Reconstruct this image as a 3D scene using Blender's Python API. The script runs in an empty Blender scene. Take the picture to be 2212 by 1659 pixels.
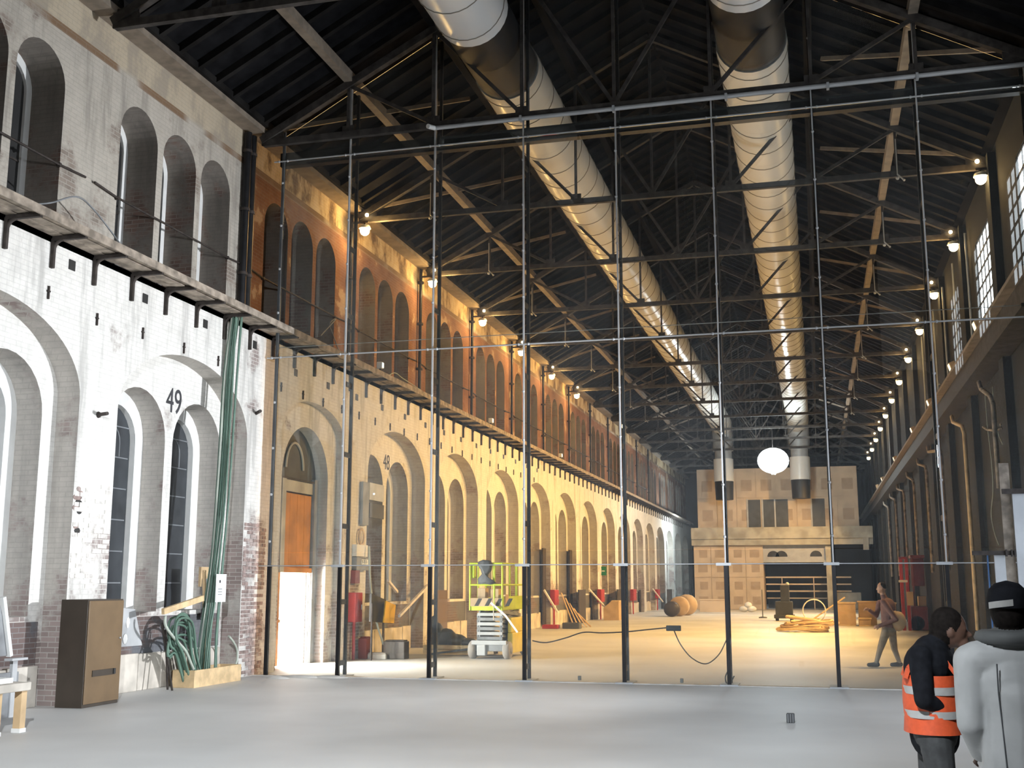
import bpy, bmesh, math, random
import numpy as np
from mathutils import Vector, Matrix
from mathutils.geometry import tessellate_polygon
random.seed(7)
PI = math.pi
sc = bpy.context.scene
COL = sc.collection

# ------------------------------------------------------------------ camera
W, H, F = 2212, 1659, 2452.69
YAW, PITCH, CZ = 0.259345, 0.174348, 1.8
FWD = Vector((-math.sin(YAW)*math.cos(PITCH), math.cos(YAW)*math.cos(PITCH), math.sin(PITCH)))
RGT = Vector((math.cos(YAW), math.sin(YAW), 0))
UPV = RGT.cross(FWD)
CAM = Vector((0, 0, CZ))
cd = bpy.data.cameras.new('camera'); cam = bpy.data.objects.new('camera', cd); COL.objects.link(cam)
cd.sensor_fit = 'HORIZONTAL'; cd.sensor_width = 36; cd.lens = 36*F/W; cd.clip_end = 400; cd.clip_start = .05
cam.matrix_world = Matrix(((RGT.x, UPV.x, -FWD.x, 0), (RGT.y, UPV.y, -FWD.y, 0), (RGT.z, UPV.z, -FWD.z, CZ), (0, 0, 0, 1)))
sc.camera = cam

def ray(x, y): return FWD + RGT*((x-W/2)/F) - UPV*((y-H/2)/F)
def PX(x, y, X): v = ray(x, y); return CAM + v*(X/v.x)          # pixel -> point on a wall plane X
def PY(x, y, Y): v = ray(x, y); return CAM + v*(Y/v.y)          # pixel -> point at depth Y
def PZ(x, y, Z=0.0): v = ray(x, y); return CAM + v*((Z-CZ)/v.z)  # pixel -> point at height Z

# ------------------------------------------------------------------ world, exposure
sc.view_settings.view_transform = 'Standard'; sc.view_settings.look = 'None'
sc.view_settings.exposure = 0.0; sc.view_settings.gamma = 1.0; sc.view_settings.use_curve_mapping = False
wd = bpy.data.worlds.new('world'); sc.world = wd; wd.use_nodes = True
wn = wd.node_tree.nodes; bg = wn['Background']; bg.inputs[0].default_value = (.75, .85, 1, 1); bg.inputs[1].default_value = 2.5
try:
    sc.cycles.use_denoising = True; sc.cycles.use_adaptive_sampling = True; sc.cycles.adaptive_threshold = .09; sc.cycles.adaptive_min_samples = 16; sc.cycles.light_sampling_threshold = .03; sc.cycles.max_bounces = 5; sc.cycles.diffuse_bounces = 3; sc.cycles.glossy_bounces = 3
    sc.cycles.transparent_max_bounces = 12; sc.cycles.sample_clamp_indirect = 4.0; sc.cycles.caustics_reflective = False; sc.cycles.caustics_refractive = False
except Exception: pass

def light(name, typ, loc, power, color, target=None, size=.2, size_y=None, angle=None, blend=.5):
    l = bpy.data.lights.new(name, typ); l.energy = power; l.color = color
    if typ == 'AREA':
        l.shape = 'RECTANGLE'; l.size = size; l.size_y = size_y or size
    else: l.shadow_soft_size = size
    if typ == 'SPOT': l.spot_size = angle; l.spot_blend = blend
    o = bpy.data.objects.new(name, l); COL.objects.link(o); o.location = loc
    if target is not None:
        o.rotation_euler = (Vector(target)-Vector(loc)).to_track_quat('-Z', 'Y').to_euler()
    return o

# ambient fill through an added unseen gate at near right; daylight through the open door
DAY = (.86, .93, 1)
light('gate_daylight', 'AREA', (6.4, 17.4, 2.9), 70, DAY, (-11, 17.4, 2.9), 6.0, 4.6)
light('door_daylight', 'AREA', (-12.3, 23.95, 1.06), 1300, (1, .97, .92), (-5, 24.6, .3), 1.5, 1.95)
# unseen cool lamp added beside the near right wall to brighten the arched wall
FILL_P = Vector((3.86, 19.2, 3.0))
light('tripod_floodlight_light', 'SPOT', FILL_P, 9500, (.93, .96, 1), (-11, 17.2, 4.7), .15, angle=1.3, blend=1.0)
FILL_B = Vector((-1.6, 1.0, 6.2))
light('mast_floodlight_light', 'SPOT', FILL_B, 10000, (.90, .95, 1), (-5.5, 10, 0), .15, angle=1.65, blend=1.0)  # unseen lamp added to brighten the near floor and the people
# warm floodlights that stand on the crane beam (their housings are built with the beam)
WARM = (1, .555, .18)
FLOODS = (28.4, 33.8, 40.5, 47.7, 58.7, 70.0)
for i, y in enumerate(FLOODS):
    light('beam_floodlight_light', 'SPOT', (3.72, y, 7.75), (2600, 5000, 8500, 9000, 9000, 9000)[i], WARM, (-7.0, y+.5, 0.6), .12, angle=2.0, blend=.7)

light('block_floodlight_light', 'SPOT', (3.72, 75.5, 7.75), 5000, WARM, (-6.2, 84, 1.5), .12, angle=1.4, blend=.8)  # extra warm lamp added to brighten the boarded block
light('side_floodlight_light', 'POINT', (-8.75, 88.5, 6.0), 1600, (.88, .95, 1), size=.15)  # hidden cool lamp added to brighten the far arched wall

# ------------------------------------------------------------------ materials
MATS = {}
def nt(name):
    m = bpy.data.materials.new(name); m.use_nodes = True; MATS[name] = m
    n = m.node_tree.nodes; l = m.node_tree.links
    return m, n, l, n['Principled BSDF']
def mat(name, c, rough=.7, metal=0., var=.12, scale=3., bump=0., emit=0., emit_c=None, c2=None, spec=None, alpha=None):
    m, n, l, b = nt(name)
    b.inputs['Roughness'].default_value = rough; b.inputs['Metallic'].default_value = metal
    if spec is not None: b.inputs['Specular IOR Level'].default_value = spec
    tc = n.new('ShaderNodeNewGeometry')
    nz = n.new('ShaderNodeTexNoise'); nz.inputs['Scale'].default_value = scale; nz.inputs['Detail'].default_value = 3
    l.new(tc.outputs['Position'], nz.inputs['Vector'])
    r = n.new('ShaderNodeValToRGB'); l.new(nz.outputs['Fac'], r.inputs['Fac'])
    a = [max(0, v*(1-var)) for v in c]; d = list(c2) if c2 else [min(1, v*(1+var)) for v in c]
    r.color_ramp.elements[0].position = .35; r.color_ramp.elements[1].position = .65
    r.color_ramp.elements[0].color = (*a, 1); r.color_ramp.elements[1].color = (*d, 1)
    l.new(r.outputs['Color'], b.inputs['Base Color'])
    if bump:
        bm = n.new('ShaderNodeBump'); bm.inputs['Strength'].default_value = bump; bm.inputs['Distance'].default_value = .02
        l.new(nz.outputs['Fac'], bm.inputs['Height']); l.new(bm.outputs['Normal'], b.inputs['Normal'])
    if emit:
        b.inputs['Emission Color'].default_value = (*(emit_c or c), 1); b.inputs['Emission Strength'].default_value = emit
    return m

def ramp(n, l, src, stops):
    r = n.new('ShaderNodeValToRGB'); l.new(src, r.inputs['Fac'])
    el = r.color_ramp.elements
    while len(el) < len(stops): el.new(.5)
    for e, (p, c) in zip(el, stops): e.position = p; e.color = (*c, 1) if len(c) == 3 else c
    return r
def mixc(n, l, fac, a, b, typ='MIX'):
    x = n.new('ShaderNodeMix'); x.data_type = 'RGBA'; x.blend_type = typ
    for s, v in ((x.inputs[0], fac), (x.inputs[6], a), (x.inputs[7], b)):
        if isinstance(v, (int, float)): s.default_value = v
        elif isinstance(v, tuple): s.default_value = (*v, 1)
        else: l.new(v, s)
    return x.outputs[2]
def math_(n, l, op, a, b=0.):
    x = n.new('ShaderNodeMath'); x.operation = op
    for s, v in zip(x.inputs, (a, b)):
        if isinstance(v, (int, float)): s.default_value = v
        else: l.new(v, s)
    return x.outputs[0]
def smooth(n, l, v, lo, hi):
    x = n.new('ShaderNodeMapRange'); x.interpolation_type = 'SMOOTHSTEP'; l.new(v, x.inputs[0])
    x.inputs[1].default_value = lo; x.inputs[2].default_value = hi; return x.outputs[0]

def wall_mat(name, paint, brickc, mortar, peel=.55, dirt=.5, upper=False, bump=.35):
    """painted brickwork: courses of brick under peeling paint, streaks and stains"""
    m, n, l, b = nt(name); b.inputs['Roughness'].default_value = .85; b.inputs['Specular IOR Level'].default_value = .2
    g = n.new('ShaderNodeNewGeometry'); s = n.new('ShaderNodeSeparateXYZ'); l.new(g.outputs['Position'], s.inputs[0])
    u = math_(n, l, 'ADD', s.outputs['Y'], s.outputs['X'])
    cv = n.new('ShaderNodeCombineXYZ'); l.new(u, cv.inputs[0]); l.new(s.outputs['Z'], cv.inputs[1])
    br = n.new('ShaderNodeTexBrick'); l.new(cv.outputs[0], br.inputs['Vector'])
    br.inputs['Scale'].default_value = 1; br.inputs['Brick Width'].default_value = .26; br.inputs['Row Height'].default_value = .078
    br.inputs['Mortar Size'].default_value = .008; br.inputs['Mortar Smooth'].default_value = .3
    br.inputs['Color1'].default_value = (*brickc, 1); br.inputs['Color2'].default_value = (*[v*.72 for v in brickc], 1); br.inputs['Mortar'].default_value = (*mortar, 1)
    def noise(sx, sz, det=5, sc_=1.):
        mp = n.new('ShaderNodeMapping'); l.new(g.outputs['Position'], mp.inputs[0]); mp.inputs['Scale'].default_value = (sx, sx, sz)
        t = n.new('ShaderNodeTexNoise'); t.inputs['Scale'].default_value = sc_; t.inputs['Detail'].default_value = det; t.inputs['Roughness'].default_value = .65
        l.new(mp.outputs[0], t.inputs['Vector']); return t.outputs['Fac']
    n1, n2, n3 = noise(.9, .9, 5), noise(3.5, .45, 3), noise(5, 5, 4)
    pc = ramp(n, l, n3, [(.3, tuple(v*.86 for v in paint)), (.6, paint), (.75, tuple(min(1, v*1.05) for v in paint))]).outputs[0]
    pc = mixc(n, l, math_(n, l, 'MULTIPLY', smooth(n, l, n2, .48, .72), dirt), pc, tuple(v*.55 for v in paint))
    zfac = smooth(n, l, s.outputs['Z'], 4.2, .4)                      # more bare brick and grime near the floor
    pf = math_(n, l, 'ADD', n1, math_(n, l, 'MULTIPLY', zfac, 0. if upper else .16))
    py = math_(n, l, 'MULTIPLY', smooth(n, l, s.outputs['Y'], 20.4, 20.9), smooth(n, l, s.outputs['Y'], 21.6, 21.2))
    if not upper: pf = math_(n, l, 'ADD', pf, math_(n, l, 'MULTIPLY', py, .09))
    c = mixc(n, l, smooth(n, l, pf, peel, peel+.12), pc, br.outputs['Color'])
    if upper:
        red = ramp(n, l, n1, [(.35, (.17, .075, .042)), (.52, (.25, .12, .068)), (.60, (.30, .16, .09)), (.63, (.50, .34, .21)), (.8, (.58, .44, .30))]).outputs[0]
        yfac = smooth(n, l, s.outputs['Y'], 20.8, 21.6); zz = smooth(n, l, s.outputs['Z'], 10.72, 10.62)
        c = mixc(n, l, math_(n, l, 'MULTIPLY', yfac, zz), c, red)
        fr = ramp(n, l, noise(1.6, .9, 5), [(.40, (.16, .10, .055)), (.45, (.34, .24, .13)), (.52, (.58, .44, .26)), (.62, (.66, .53, .35))]).outputs[0]
        fr = mixc(n, l, yfac, mixc(n, l, .72, fr, (.47, .42, .34)), fr)
        c = mixc(n, l, smooth(n, l, s.outputs['Z'], 10.7, 10.85), c, fr)
        band = math_(n, l, 'MULTIPLY', smooth(n, l, s.outputs['Z'], 10.66, 10.68), smooth(n, l, s.outputs['Z'], 10.82, 10.80))
        band = math_(n, l, 'MULTIPLY', band, smooth(n, l, noise(.35, .1, 2), .44, .50))
        c = mixc(n, l, band, c, (.22, .14, .085))
    # mortar lines show faintly through the paint
    c = mixc(n, l, math_(n, l, 'MULTIPLY', br.outputs['Fac'], .28), c, tuple(v*.6 for v in paint))
    l.new(c, b.inputs['Base Color'])
    bp = n.new('ShaderNodeBump'); bp.inputs['Strength'].default_value = bump; bp.inputs['Distance'].default_value = .012
    hgt = math_(n, l, 'SUBTRACT', math_(n, l, 'MULTIPLY', n3, .6), br.outputs['Fac'])
    l.new(hgt, bp.inputs['Height']); l.new(bp.outputs['Normal'], b.inputs['Normal'])
    return m

wall_mat('whitewash', (.78, .76, .72), (.36, .30, .28), (.62, .58, .54), .62, .8)
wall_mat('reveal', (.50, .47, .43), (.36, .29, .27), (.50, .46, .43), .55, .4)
wall_mat('panelwall', (.80, .78, .74), (.36, .30, .28), (.6, .56, .52), .62, .35)
wall_mat('upperwall', (.50, .46, .40), (.30, .25, .21), (.44, .40, .35), .52, .8, True)
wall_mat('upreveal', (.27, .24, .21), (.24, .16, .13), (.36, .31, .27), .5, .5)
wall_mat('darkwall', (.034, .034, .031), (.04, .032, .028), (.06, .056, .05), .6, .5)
wall_mat('dado', (.17, .175, .19), (.20, .15, .14), (.3, .28, .27), .6, .5)
mat('stone', (.62, .57, .50), .85, var=.2, scale=2.5, bump=.4)
mat('floorc', (.60, .60, .59), .5, var=.10, scale=.35, bump=.05)
mat('dust', (.66, .64, .60), .9, var=.15)
mat('black_steel', (.022, .022, .024), .45, .6, .2)
mat('truss_steel', (.060, .054, .05), .7, .1, .3, 6, spec=.2)
mat('purlin_wood', (.22, .18, .14), .8, var=.2, scale=4)
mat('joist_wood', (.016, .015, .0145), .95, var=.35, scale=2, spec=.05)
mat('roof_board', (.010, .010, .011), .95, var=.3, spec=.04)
mat('steel', (.46, .47, .48), .4, .15, .06)
mat('galv', (.48, .50, .52), .45, .2, .12)
mat('duct_white', (.86, .85, .82), .28, 0, .03, 1)
mat('duct_black', (.018, .019, .021), .55, 0, .2)
mat('hoop', (.30, .27, .22), .5, .3, .1)
mat('old_plank', (.30, .25, .20), .9, var=.4, scale=5, bump=.5)
mat('iron', (.060, .050, .045), .7, .5, .3, 8)
mat('window_dark', (.045, .050, .056), .25, 0, .25, 1.5)
mat('window_frame_white', (.82, .82, .80), .6, var=.05)
mat('leading', (.22, .235, .25), .5, .2, .1)
mat('day_pane', (.9, .95, 1), .4, emit=6.0, emit_c=(.88, .94, 1))
mat('orange_wood', (.50, .20, .05), .6, var=.22, scale=2)
mat('timber', (.66, .48, .27), .7, var=.18, scale=5)
mat('plywood', (.62, .44, .25), .7, var=.15, scale=3)
mat('brown_enamel', (.165, .108, .058), .42, 0, .08, 3)
mat('brown_dark', (.050, .038, .028), .5, 0, .1, 3)
mat('cable_green', (.11, .19, .145), .55, 0, .15)
mat('cable_pale', (.42, .46, .40), .6, 0, .1)
mat('cable_black', (.02, .02, .02), .5)
mat('paper', (.82, .84, .82), .7, var=.03)
mat('ink', (.04, .04, .045), .8, var=.3)
mat('board', (.62, .50, .38), .8, var=.10, scale=1.2)
mat('filler', (.46, .36, .27), .85, var=.08)
mat('concrete', (.46, .43, .36), .85, var=.22, scale=1.5)
mat('lime', (.52, .64, .05), .45, 0, .1)
mat('yellow_body', (.80, .66, .10), .45, 0, .08)
mat('hazard_black', (.025, .025, .025), .5)
mat('dark_grey', (.07, .075, .08), .6, 0, .2)
mat('mid_grey', (.24, .25, .26), .6, .1, .2)
mat('pale_grey', (.48, .49, .50), .6, 0, .08)
mat('tyre', (.36, .33, .30), .8, 0, .15)
mat('red', (.40, .022, .02), .45, 0, .1)
mat('dark_red', (.16, .020, .016), .5, 0, .2)
mat('warning_yellow', (.85, .46, .02), .5, 0, .05)
mat('cardboard', (.52, .37, .22), .8, 0, .12)
mat('sign_green', (.02, .25, .12), .5)
mat('white_plastic', (.8, .8, .78), .45, var=.04)
mat('brick_red', (.30, .225, .205), .85, var=.35, scale=9)
mat('brick_pink', (.40, .325, .30), .85, var=.3, scale=9)
mat('brick_white', (.70, .66, .62), .85, var=.22, scale=9)
mat('blue', (.03, .10, .24), .5)
mat('tape_white', (.8, .74, .72), .5)
mat('skin', (.42, .24, .16), .55, 0, .08, 20)
mat('skin_dark', (.12, .065, .045), .55, 0, .08, 20)
mat('hair', (.010, .008, .007), .8, 0, .3, 40, spec=.1)
mat('jacket_black', (.010, .011, .014), .85, 0, .25, 20, spec=.1)
mat('vest_orange', (.60, .085, .025), .6, 0, .08, 30)
mat('vest_grey', (.36, .36, .35), .4, 0, .06, 20)
mat('trousers_grey', (.04, .042, .043), .8, 0, .2, 20)
mat('silver_cloth', (.40, .41, .41), .62, .0, .08, 8)
mat('grey_cloth', (.09, .095, .095), .7, 0, .12, 8)
mat('shirt_tan', (.17, .085, .075), .8, 0, .15, 12)
mat('trousers_tan', (.25, .20, .14), .8, 0, .2, 12)
mat('boot', (.035, .028, .022), .7)
mat('flood_lens', (1, .8, .55), .4, emit=2.0, emit_c=(1, .78, .5))
mat('bulb', (1, .8, .5), .4, emit=26, emit_c=(1, .70, .36))
mat('balloon_glow', (1, 1, 1), .4, emit=75, emit_c=(.86, .94, 1))
mat('white_lens', (.9, .95, 1), .3, emit=1.2, emit_c=(.85, .93, 1))

def glass_mat(name, tint, refl=.05, dust_haze=.015):
    m, n, l, b = nt(name); n.remove(b); out = n['Material Output']
    t = n.new('ShaderNodeBsdfTransparent'); t.inputs[0].default_value = (*tint, 1)
    gl = n.new('ShaderNodeBsdfGlossy'); gl.inputs['Roughness'].default_value = .01; gl.inputs[0].default_value = (.95, .98, 1, 1)
    lw = n.new('ShaderNodeFresnel'); lw.inputs[0].default_value = 1.5
    mx = n.new('ShaderNodeMixShader'); l.new(lw.outputs[0], mx.inputs[0]); l.new(t.outputs[0], mx.inputs[1]); l.new(gl.outputs[0], mx.inputs[2])
    df = n.new('ShaderNodeBsdfDiffuse'); df.inputs[0].default_value = (.75, .8, .85, 1)
    mx2 = n.new('ShaderNodeMixShader'); nz = n.new('ShaderNodeTexNoise'); nz.inputs['Scale'].default_value = .6
    g = n.new('ShaderNodeNewGeometry'); l.new(g.outputs['Position'], nz.inputs['Vector'])
    l.new(math_(n, l, 'MULTIPLY', nz.outputs['Fac'], dust_haze*2), mx2.inputs[0]); l.new(mx.outputs[0], mx2.inputs[1]); l.new(df.outputs[0], mx2.inputs[2])  # thin pale diffuse veil on the panes imitates glare haze
    l.new(mx2.outputs[0], out.inputs[0])
    return m
glass_mat('clear_glass', (.93, .96, .95), dust_haze=.03)

# ------------------------------------------------------------------ mesh helpers
WL = {}                         # object -> world location
ORD = ('zeroth first second third fourth fifth sixth seventh eighth ninth tenth eleventh twelfth thirteenth fourteenth fifteenth sixteenth').split()
class MB:
    def __init__(s): s.v = []; s.f = []; s.m = []; s.sm = []
    def add(s, vs, fs, mi=0, smooth=False):
        o = len(s.v); s.v += [tuple(v) for v in vs]; s.f += [tuple(i+o for i in f) for f in fs]; s.m += [mi]*len(fs); s.sm += [smooth]*len(fs); return s
    def box(s, a, b, mi=0):
        (x0, y0, z0), (x1, y1, z1) = [tuple(map(min, a, b)), tuple(map(max, a, b))]
        return s.add([(x0,y0,z0),(x1,y0,z0),(x1,y1,z0),(x0,y1,z0),(x0,y0,z1),(x1,y0,z1),(x1,y1,z1),(x0,y1,z1)],
                     [(0,3,2,1),(4,5,6,7),(0,1,5,4),(1,2,6,5),(2,3,7,6),(3,0,4,7)], mi)
    def cbox(s, c, d, mi=0): return s.box([c[i]-d[i]/2 for i in range(3)], [c[i]+d[i]/2 for i in range(3)], mi)
    def bar(s, p, q, w, h, up=(0,0,1), mi=0):
        p, q = Vector(p), Vector(q); d = (q-p).normalized(); u = Vector(up)
        if abs(d.dot(u)) > .98: u = Vector((0,1,0))
        x = d.cross(u).normalized(); y = x.cross(d)
        vs = [c+x*(sx*w/2)+y*(sy*h/2) for c in (p, q) for sx, sy in ((-1,-1),(1,-1),(1,1),(-1,1))]
        return s.add(vs, [(3,2,1,0),(4,5,6,7),(0,1,5,4),(1,2,6,5),(2,3,7,6),(3,0,4,7)], mi)
    def tube(s, pts, r, n=8, mi=0, cap=True, closed=False):
        P = [Vector(p) for p in pts]; k = len(P); rs = r if isinstance(r, (list, tuple)) else [r]*k
        vs = []; u = None
        for i in range(k):
            d = (P[(i+1) % k]-P[i-1]) if closed else (P[min(i+1,k-1)]-P[max(i-1,0)])
            d.normalize()
            if u is None: u = Vector((0,0,1)) if abs(d.z) < .9 else Vector((1,0,0))
            x = d.cross(u); x.normalize(); y = x.cross(d).normalized(); u = y
            for j in range(n):
                a = 2*PI*j/n; vs.append(P[i]+x*(rs[i]*math.cos(a))+y*(rs[i]*math.sin(a)))
        fs = [(i*n+j, i*n+(j+1)%n, ((i+1)%k)*n+(j+1)%n, ((i+1)%k)*n+j) for i in range(k if closed else k-1) for j in range(n)]
        s.add(vs, fs, mi, True)
        if cap and not closed: s.add(vs[:n], [tuple(range(n))[::-1]], mi); s.add(vs[-n:], [tuple(range(n))], mi)
        return s
    def lathe(s, prof, c=(0,0,0), n=20, axis='z', mi=0, smooth=True):
        vs = []
        for r, h in prof:
            for j in range(n):
                a = 2*PI*j/n; x, y = r*math.cos(a), r*math.sin(a)
                v = {'z': (x, y, h), 'y': (x, h, y), 'x': (h, x, y)}[axis]
                vs.append((v[0]+c[0], v[1]+c[1], v[2]+c[2]))
        k = len(prof); fs = [(i*n+j, i*n+(j+1)%n, (i+1)*n+(j+1)%n, (i+1)*n+j) for i in range(k-1) for j in range(n)]
        s.add(vs, fs, mi, smooth)
        for i in (0, k-1):
            if prof[i][0] > 1e-4: s.add(vs[i*n:(i+1)*n], [tuple(range(n))], mi)
        return s
    def ball(s, c, r, n=10, mi=0):
        r = r if isinstance(r, (tuple, list)) else (r, r, r); k = max(4, n//2); vs = []; fs = []
        for i in range(k+1):
            t = PI*i/k
            for j in range(n): a = 2*PI*j/n; vs.append((c[0]+r[0]*math.sin(t)*math.cos(a), c[1]+r[1]*math.sin(t)*math.sin(a), c[2]+r[2]*math.cos(t)))
        for i in range(k):
            for j in range(n): fs.append((i*n+j, (i+1)*n+j, (i+1)*n+(j+1)%n, i*n+(j+1)%n))
        return s.add(vs, fs, mi, True)
    def plate(s, outer, holes, xf, xb, mi=0, mir=0, skip=(), back=False):
        """outline in (y,z) at x=xf with holes; reveals back to xb. skip: bounds in which an edge gets no reveal"""
        loops = [outer]+list(holes)
        tri = tessellate_polygon([[Vector((a, b, 0)) for a, b in L] for L in loops])
        flat = [p for L in loops for p in L]
        vs = [(xf, a, b) for a, b in flat]
        fs = []
        for t in tri:
            (ay, az), (by, bz), (cy, cz) = (flat[i] for i in t)
            fs.append(t if ((by-ay)*(cz-az)-(bz-az)*(cy-ay) > 0) == (xf > xb) else t[::-1])
        s.add(vs, fs, mi)
        if back: s.add([(xb, a, b) for a, b in flat], [f[::-1] for f in fs], mi)
        for L in loops:
            k = len(L)
            for i in range(k):
                (y0, z0), (y1, z1) = L[i], L[(i+1) % k]
                if any(f(y0, z0, y1, z1) for f in skip): continue
                s.add([(xf,y0,z0),(xf,y1,z1),(xb,y1,z1),(xb,y0,z0)], [(0,1,2,3)], mir)
        return s
    def build(s, name, mats, parent=None, origin=None, bevel=0, keep=False):
        ms = [mats] if isinstance(mats, str) else list(mats)
        V = np.array(s.v, float)
        if origin is None: lo, hi = V.min(0), V.max(0); origin = ((lo[0]+hi[0])/2, (lo[1]+hi[1])/2, lo[2])
        origin = Vector(origin)
        me = bpy.data.meshes.new(name); me.from_pydata([tuple(v) for v in (V-np.array(origin))], [], s.f)
        for m in ms: me.materials.append(MATS[m])
        me.polygons.foreach_set('material_index', s.m); me.polygons.foreach_set('use_smooth', s.sm); me.update()
        return link(name, me, parent, origin, bevel)
def link(name, me, parent, origin, bevel=0):
    o = bpy.data.objects.new(name, me); COL.objects.link(o)
    base = Vector((0,0,0))
    if parent: o.parent = parent; base = WL[parent]
    o.location = Vector(origin)-base; WL[o] = Vector(origin)
    if bevel:
        b = o.modifiers.new('bevel', 'BEVEL'); b.width = bevel; b.segments = 2; b.limit_method = 'ANGLE'
    return o
def thing(name, loc, label, cat, group=None):
    o = bpy.data.objects.new(name, None); COL.objects.link(o); o.location = loc; WL[o] = Vector(loc); o.empty_display_size = .2
    return tag(o, label, cat, group)
def tag(o, label, cat, group=None):
    o['label'] = label; o['category'] = cat
    if group: o['group'] = group
    return o
def struct(o, label=None):
    o['kind'] = 'structure'
    if label: o['label'] = label
    return o
def dup(root, off, label=None, group=None, depth=0, par=None):
    c = root.copy(); COL.objects.link(c); off = Vector(off)
    if par: c.parent = par; WL[c] = WL[root]+off
    else: c.location = root.location+off; WL[c] = WL[root]+off
    if label: c['label'] = label
    if group: c['group'] = group
    for ch in list(root.children): dup(ch, off, depth=depth+1, par=c)
    return c
def inst(name, me, parent, loc):     # another object on shared mesh data
    return link(name, me, parent, loc)
def arc(yc, zc, r, a0, a1, n): return [(yc+r*math.cos(a0+(a1-a0)*i/n), zc+r*math.sin(a0+(a1-a0)*i/n)) for i in range(n+1)]
def earc(yc, zc, a, b, n): return [(yc-a*math.cos(PI*i/n), zc+b*math.sin(PI*i/n)) for i in range(n+1)]
def archhole(yc, w, z0, zs, n=14): # closed loop, counter-clockwise: sill, right jamb, arch, left jamb
    return [(yc-w/2, z0), (yc+w/2, z0)] + arc(yc, zs, w/2, 0, PI, n)

# ================================================================== THE SETTING
S = 5.45; C0 = 18.40; Y_NEAR, Y_FAR = -6.0, 106.0
XA, XB, XC = -11.0, -11.4, -11.88            # wall face, recessed panel, window plane
XU, XUW = -11.5, -12.15                      # upper wall face, upper window plane
XR = 4.3                                     # right wall face
ZL = 7.05                                    # height of the walkway
KS = range(-4, 16)
def cen(k): return C0+S*k
ARCH_W, SPR, RISE = 4.44, 4.65, 1.26
DOORK = 1
T0 = C0+S/2                                  # truss line at the partition

# floor
m = MB(); m.box((-13.5, Y_NEAR, -.3), (6.2, Y_FAR, 0)); struct(m.build('floor', 'floorc'), 'smooth pale grey concrete floor of the hall')

# left wall, lower zone: face layer with one big arch per bay, recessed panel layer with twin arches
m = MB(); reds = []
for k in KS:
    c = cen(k); a, b = c-S/2, c+S/2
    if k == KS[0]: a = Y_NEAR
    if k == KS[-1]: b = Y_FAR
    r, sp_, ri_ = (1.68, 5.18, .72) if k == DOORK else (ARCH_W/2, SPR, RISE)
    xb = -11.2 if k == DOORK else XB
    out = [(a, 0), (c-r, 0)] + earc(c, sp_, r, ri_, 32) + [(c+r, 0), (b, 0), (b, 7.0), (a, 7.0)]
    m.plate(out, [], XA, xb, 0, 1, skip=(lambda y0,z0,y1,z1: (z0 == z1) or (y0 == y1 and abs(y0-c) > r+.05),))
    # panel
    pz = c-r-.02, c+r+.02
    if k == DOORK:
        # second arch moulding and the deep passage with the door
        out = [(pz[0], 0), (c-1.22, 0)] + earc(c, 4.15, 1.22, 1.20, 24) + [(c+1.22, 0), (pz[1], 0), (pz[1], 6.2), (pz[0], 6.2)]
        m.plate(out, [], -11.2, -11.58, 0, 1, skip=(lambda y0,z0,y1,z1: z0 == z1 or y0 == y1 and abs(y0-c) > 1.4,))
    else:
        holes = [archhole(c-1.0, 1.75, 1.32, 4.34), archhole(c+1.0, 1.75, 1.32, 4.34)]
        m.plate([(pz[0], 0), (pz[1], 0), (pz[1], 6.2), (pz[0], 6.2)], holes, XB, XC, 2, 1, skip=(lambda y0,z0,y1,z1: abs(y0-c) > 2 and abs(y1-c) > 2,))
# shelf on top of the lower wall and solid backing
m.box((-12.0, Y_NEAR, 6.9), (XA, Y_FAR, 7.0), 0)
# upper zone with three round-headed windows per bay
UW = 1.17
UO = (-1.36, 0.0, 1.36)
for k in KS:
    c = cen(k)+.05; a, b = cen(k)-S/2, cen(k)+S/2
    if k == KS[0]: a = Y_NEAR
    if k == KS[-1]: b = Y_FAR
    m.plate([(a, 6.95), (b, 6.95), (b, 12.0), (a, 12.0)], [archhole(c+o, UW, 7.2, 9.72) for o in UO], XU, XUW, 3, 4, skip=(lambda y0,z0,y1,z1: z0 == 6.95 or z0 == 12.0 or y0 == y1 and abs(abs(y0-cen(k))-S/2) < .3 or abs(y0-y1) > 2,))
# outer skin that closes the wall (leaves the door opening)
dc = cen(DOORK); D0, D1, DH = dc-.64, dc+.92, 2.10
m.box((-12.9, Y_NEAR, 0), (-12.6, D0, 12.2), 1); m.box((-12.9, D1, 0), (-12.6, Y_FAR, 12.2), 1); m.box((-12.9, D0, DH), (-12.6, D1, 12.2), 1)
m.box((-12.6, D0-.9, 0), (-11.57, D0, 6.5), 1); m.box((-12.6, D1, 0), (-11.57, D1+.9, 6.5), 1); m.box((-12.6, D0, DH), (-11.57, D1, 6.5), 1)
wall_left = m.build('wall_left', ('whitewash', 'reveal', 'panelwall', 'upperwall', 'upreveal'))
struct(wall_left, 'long whitewashed brick wall with big arches below and triple windows above')

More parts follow.
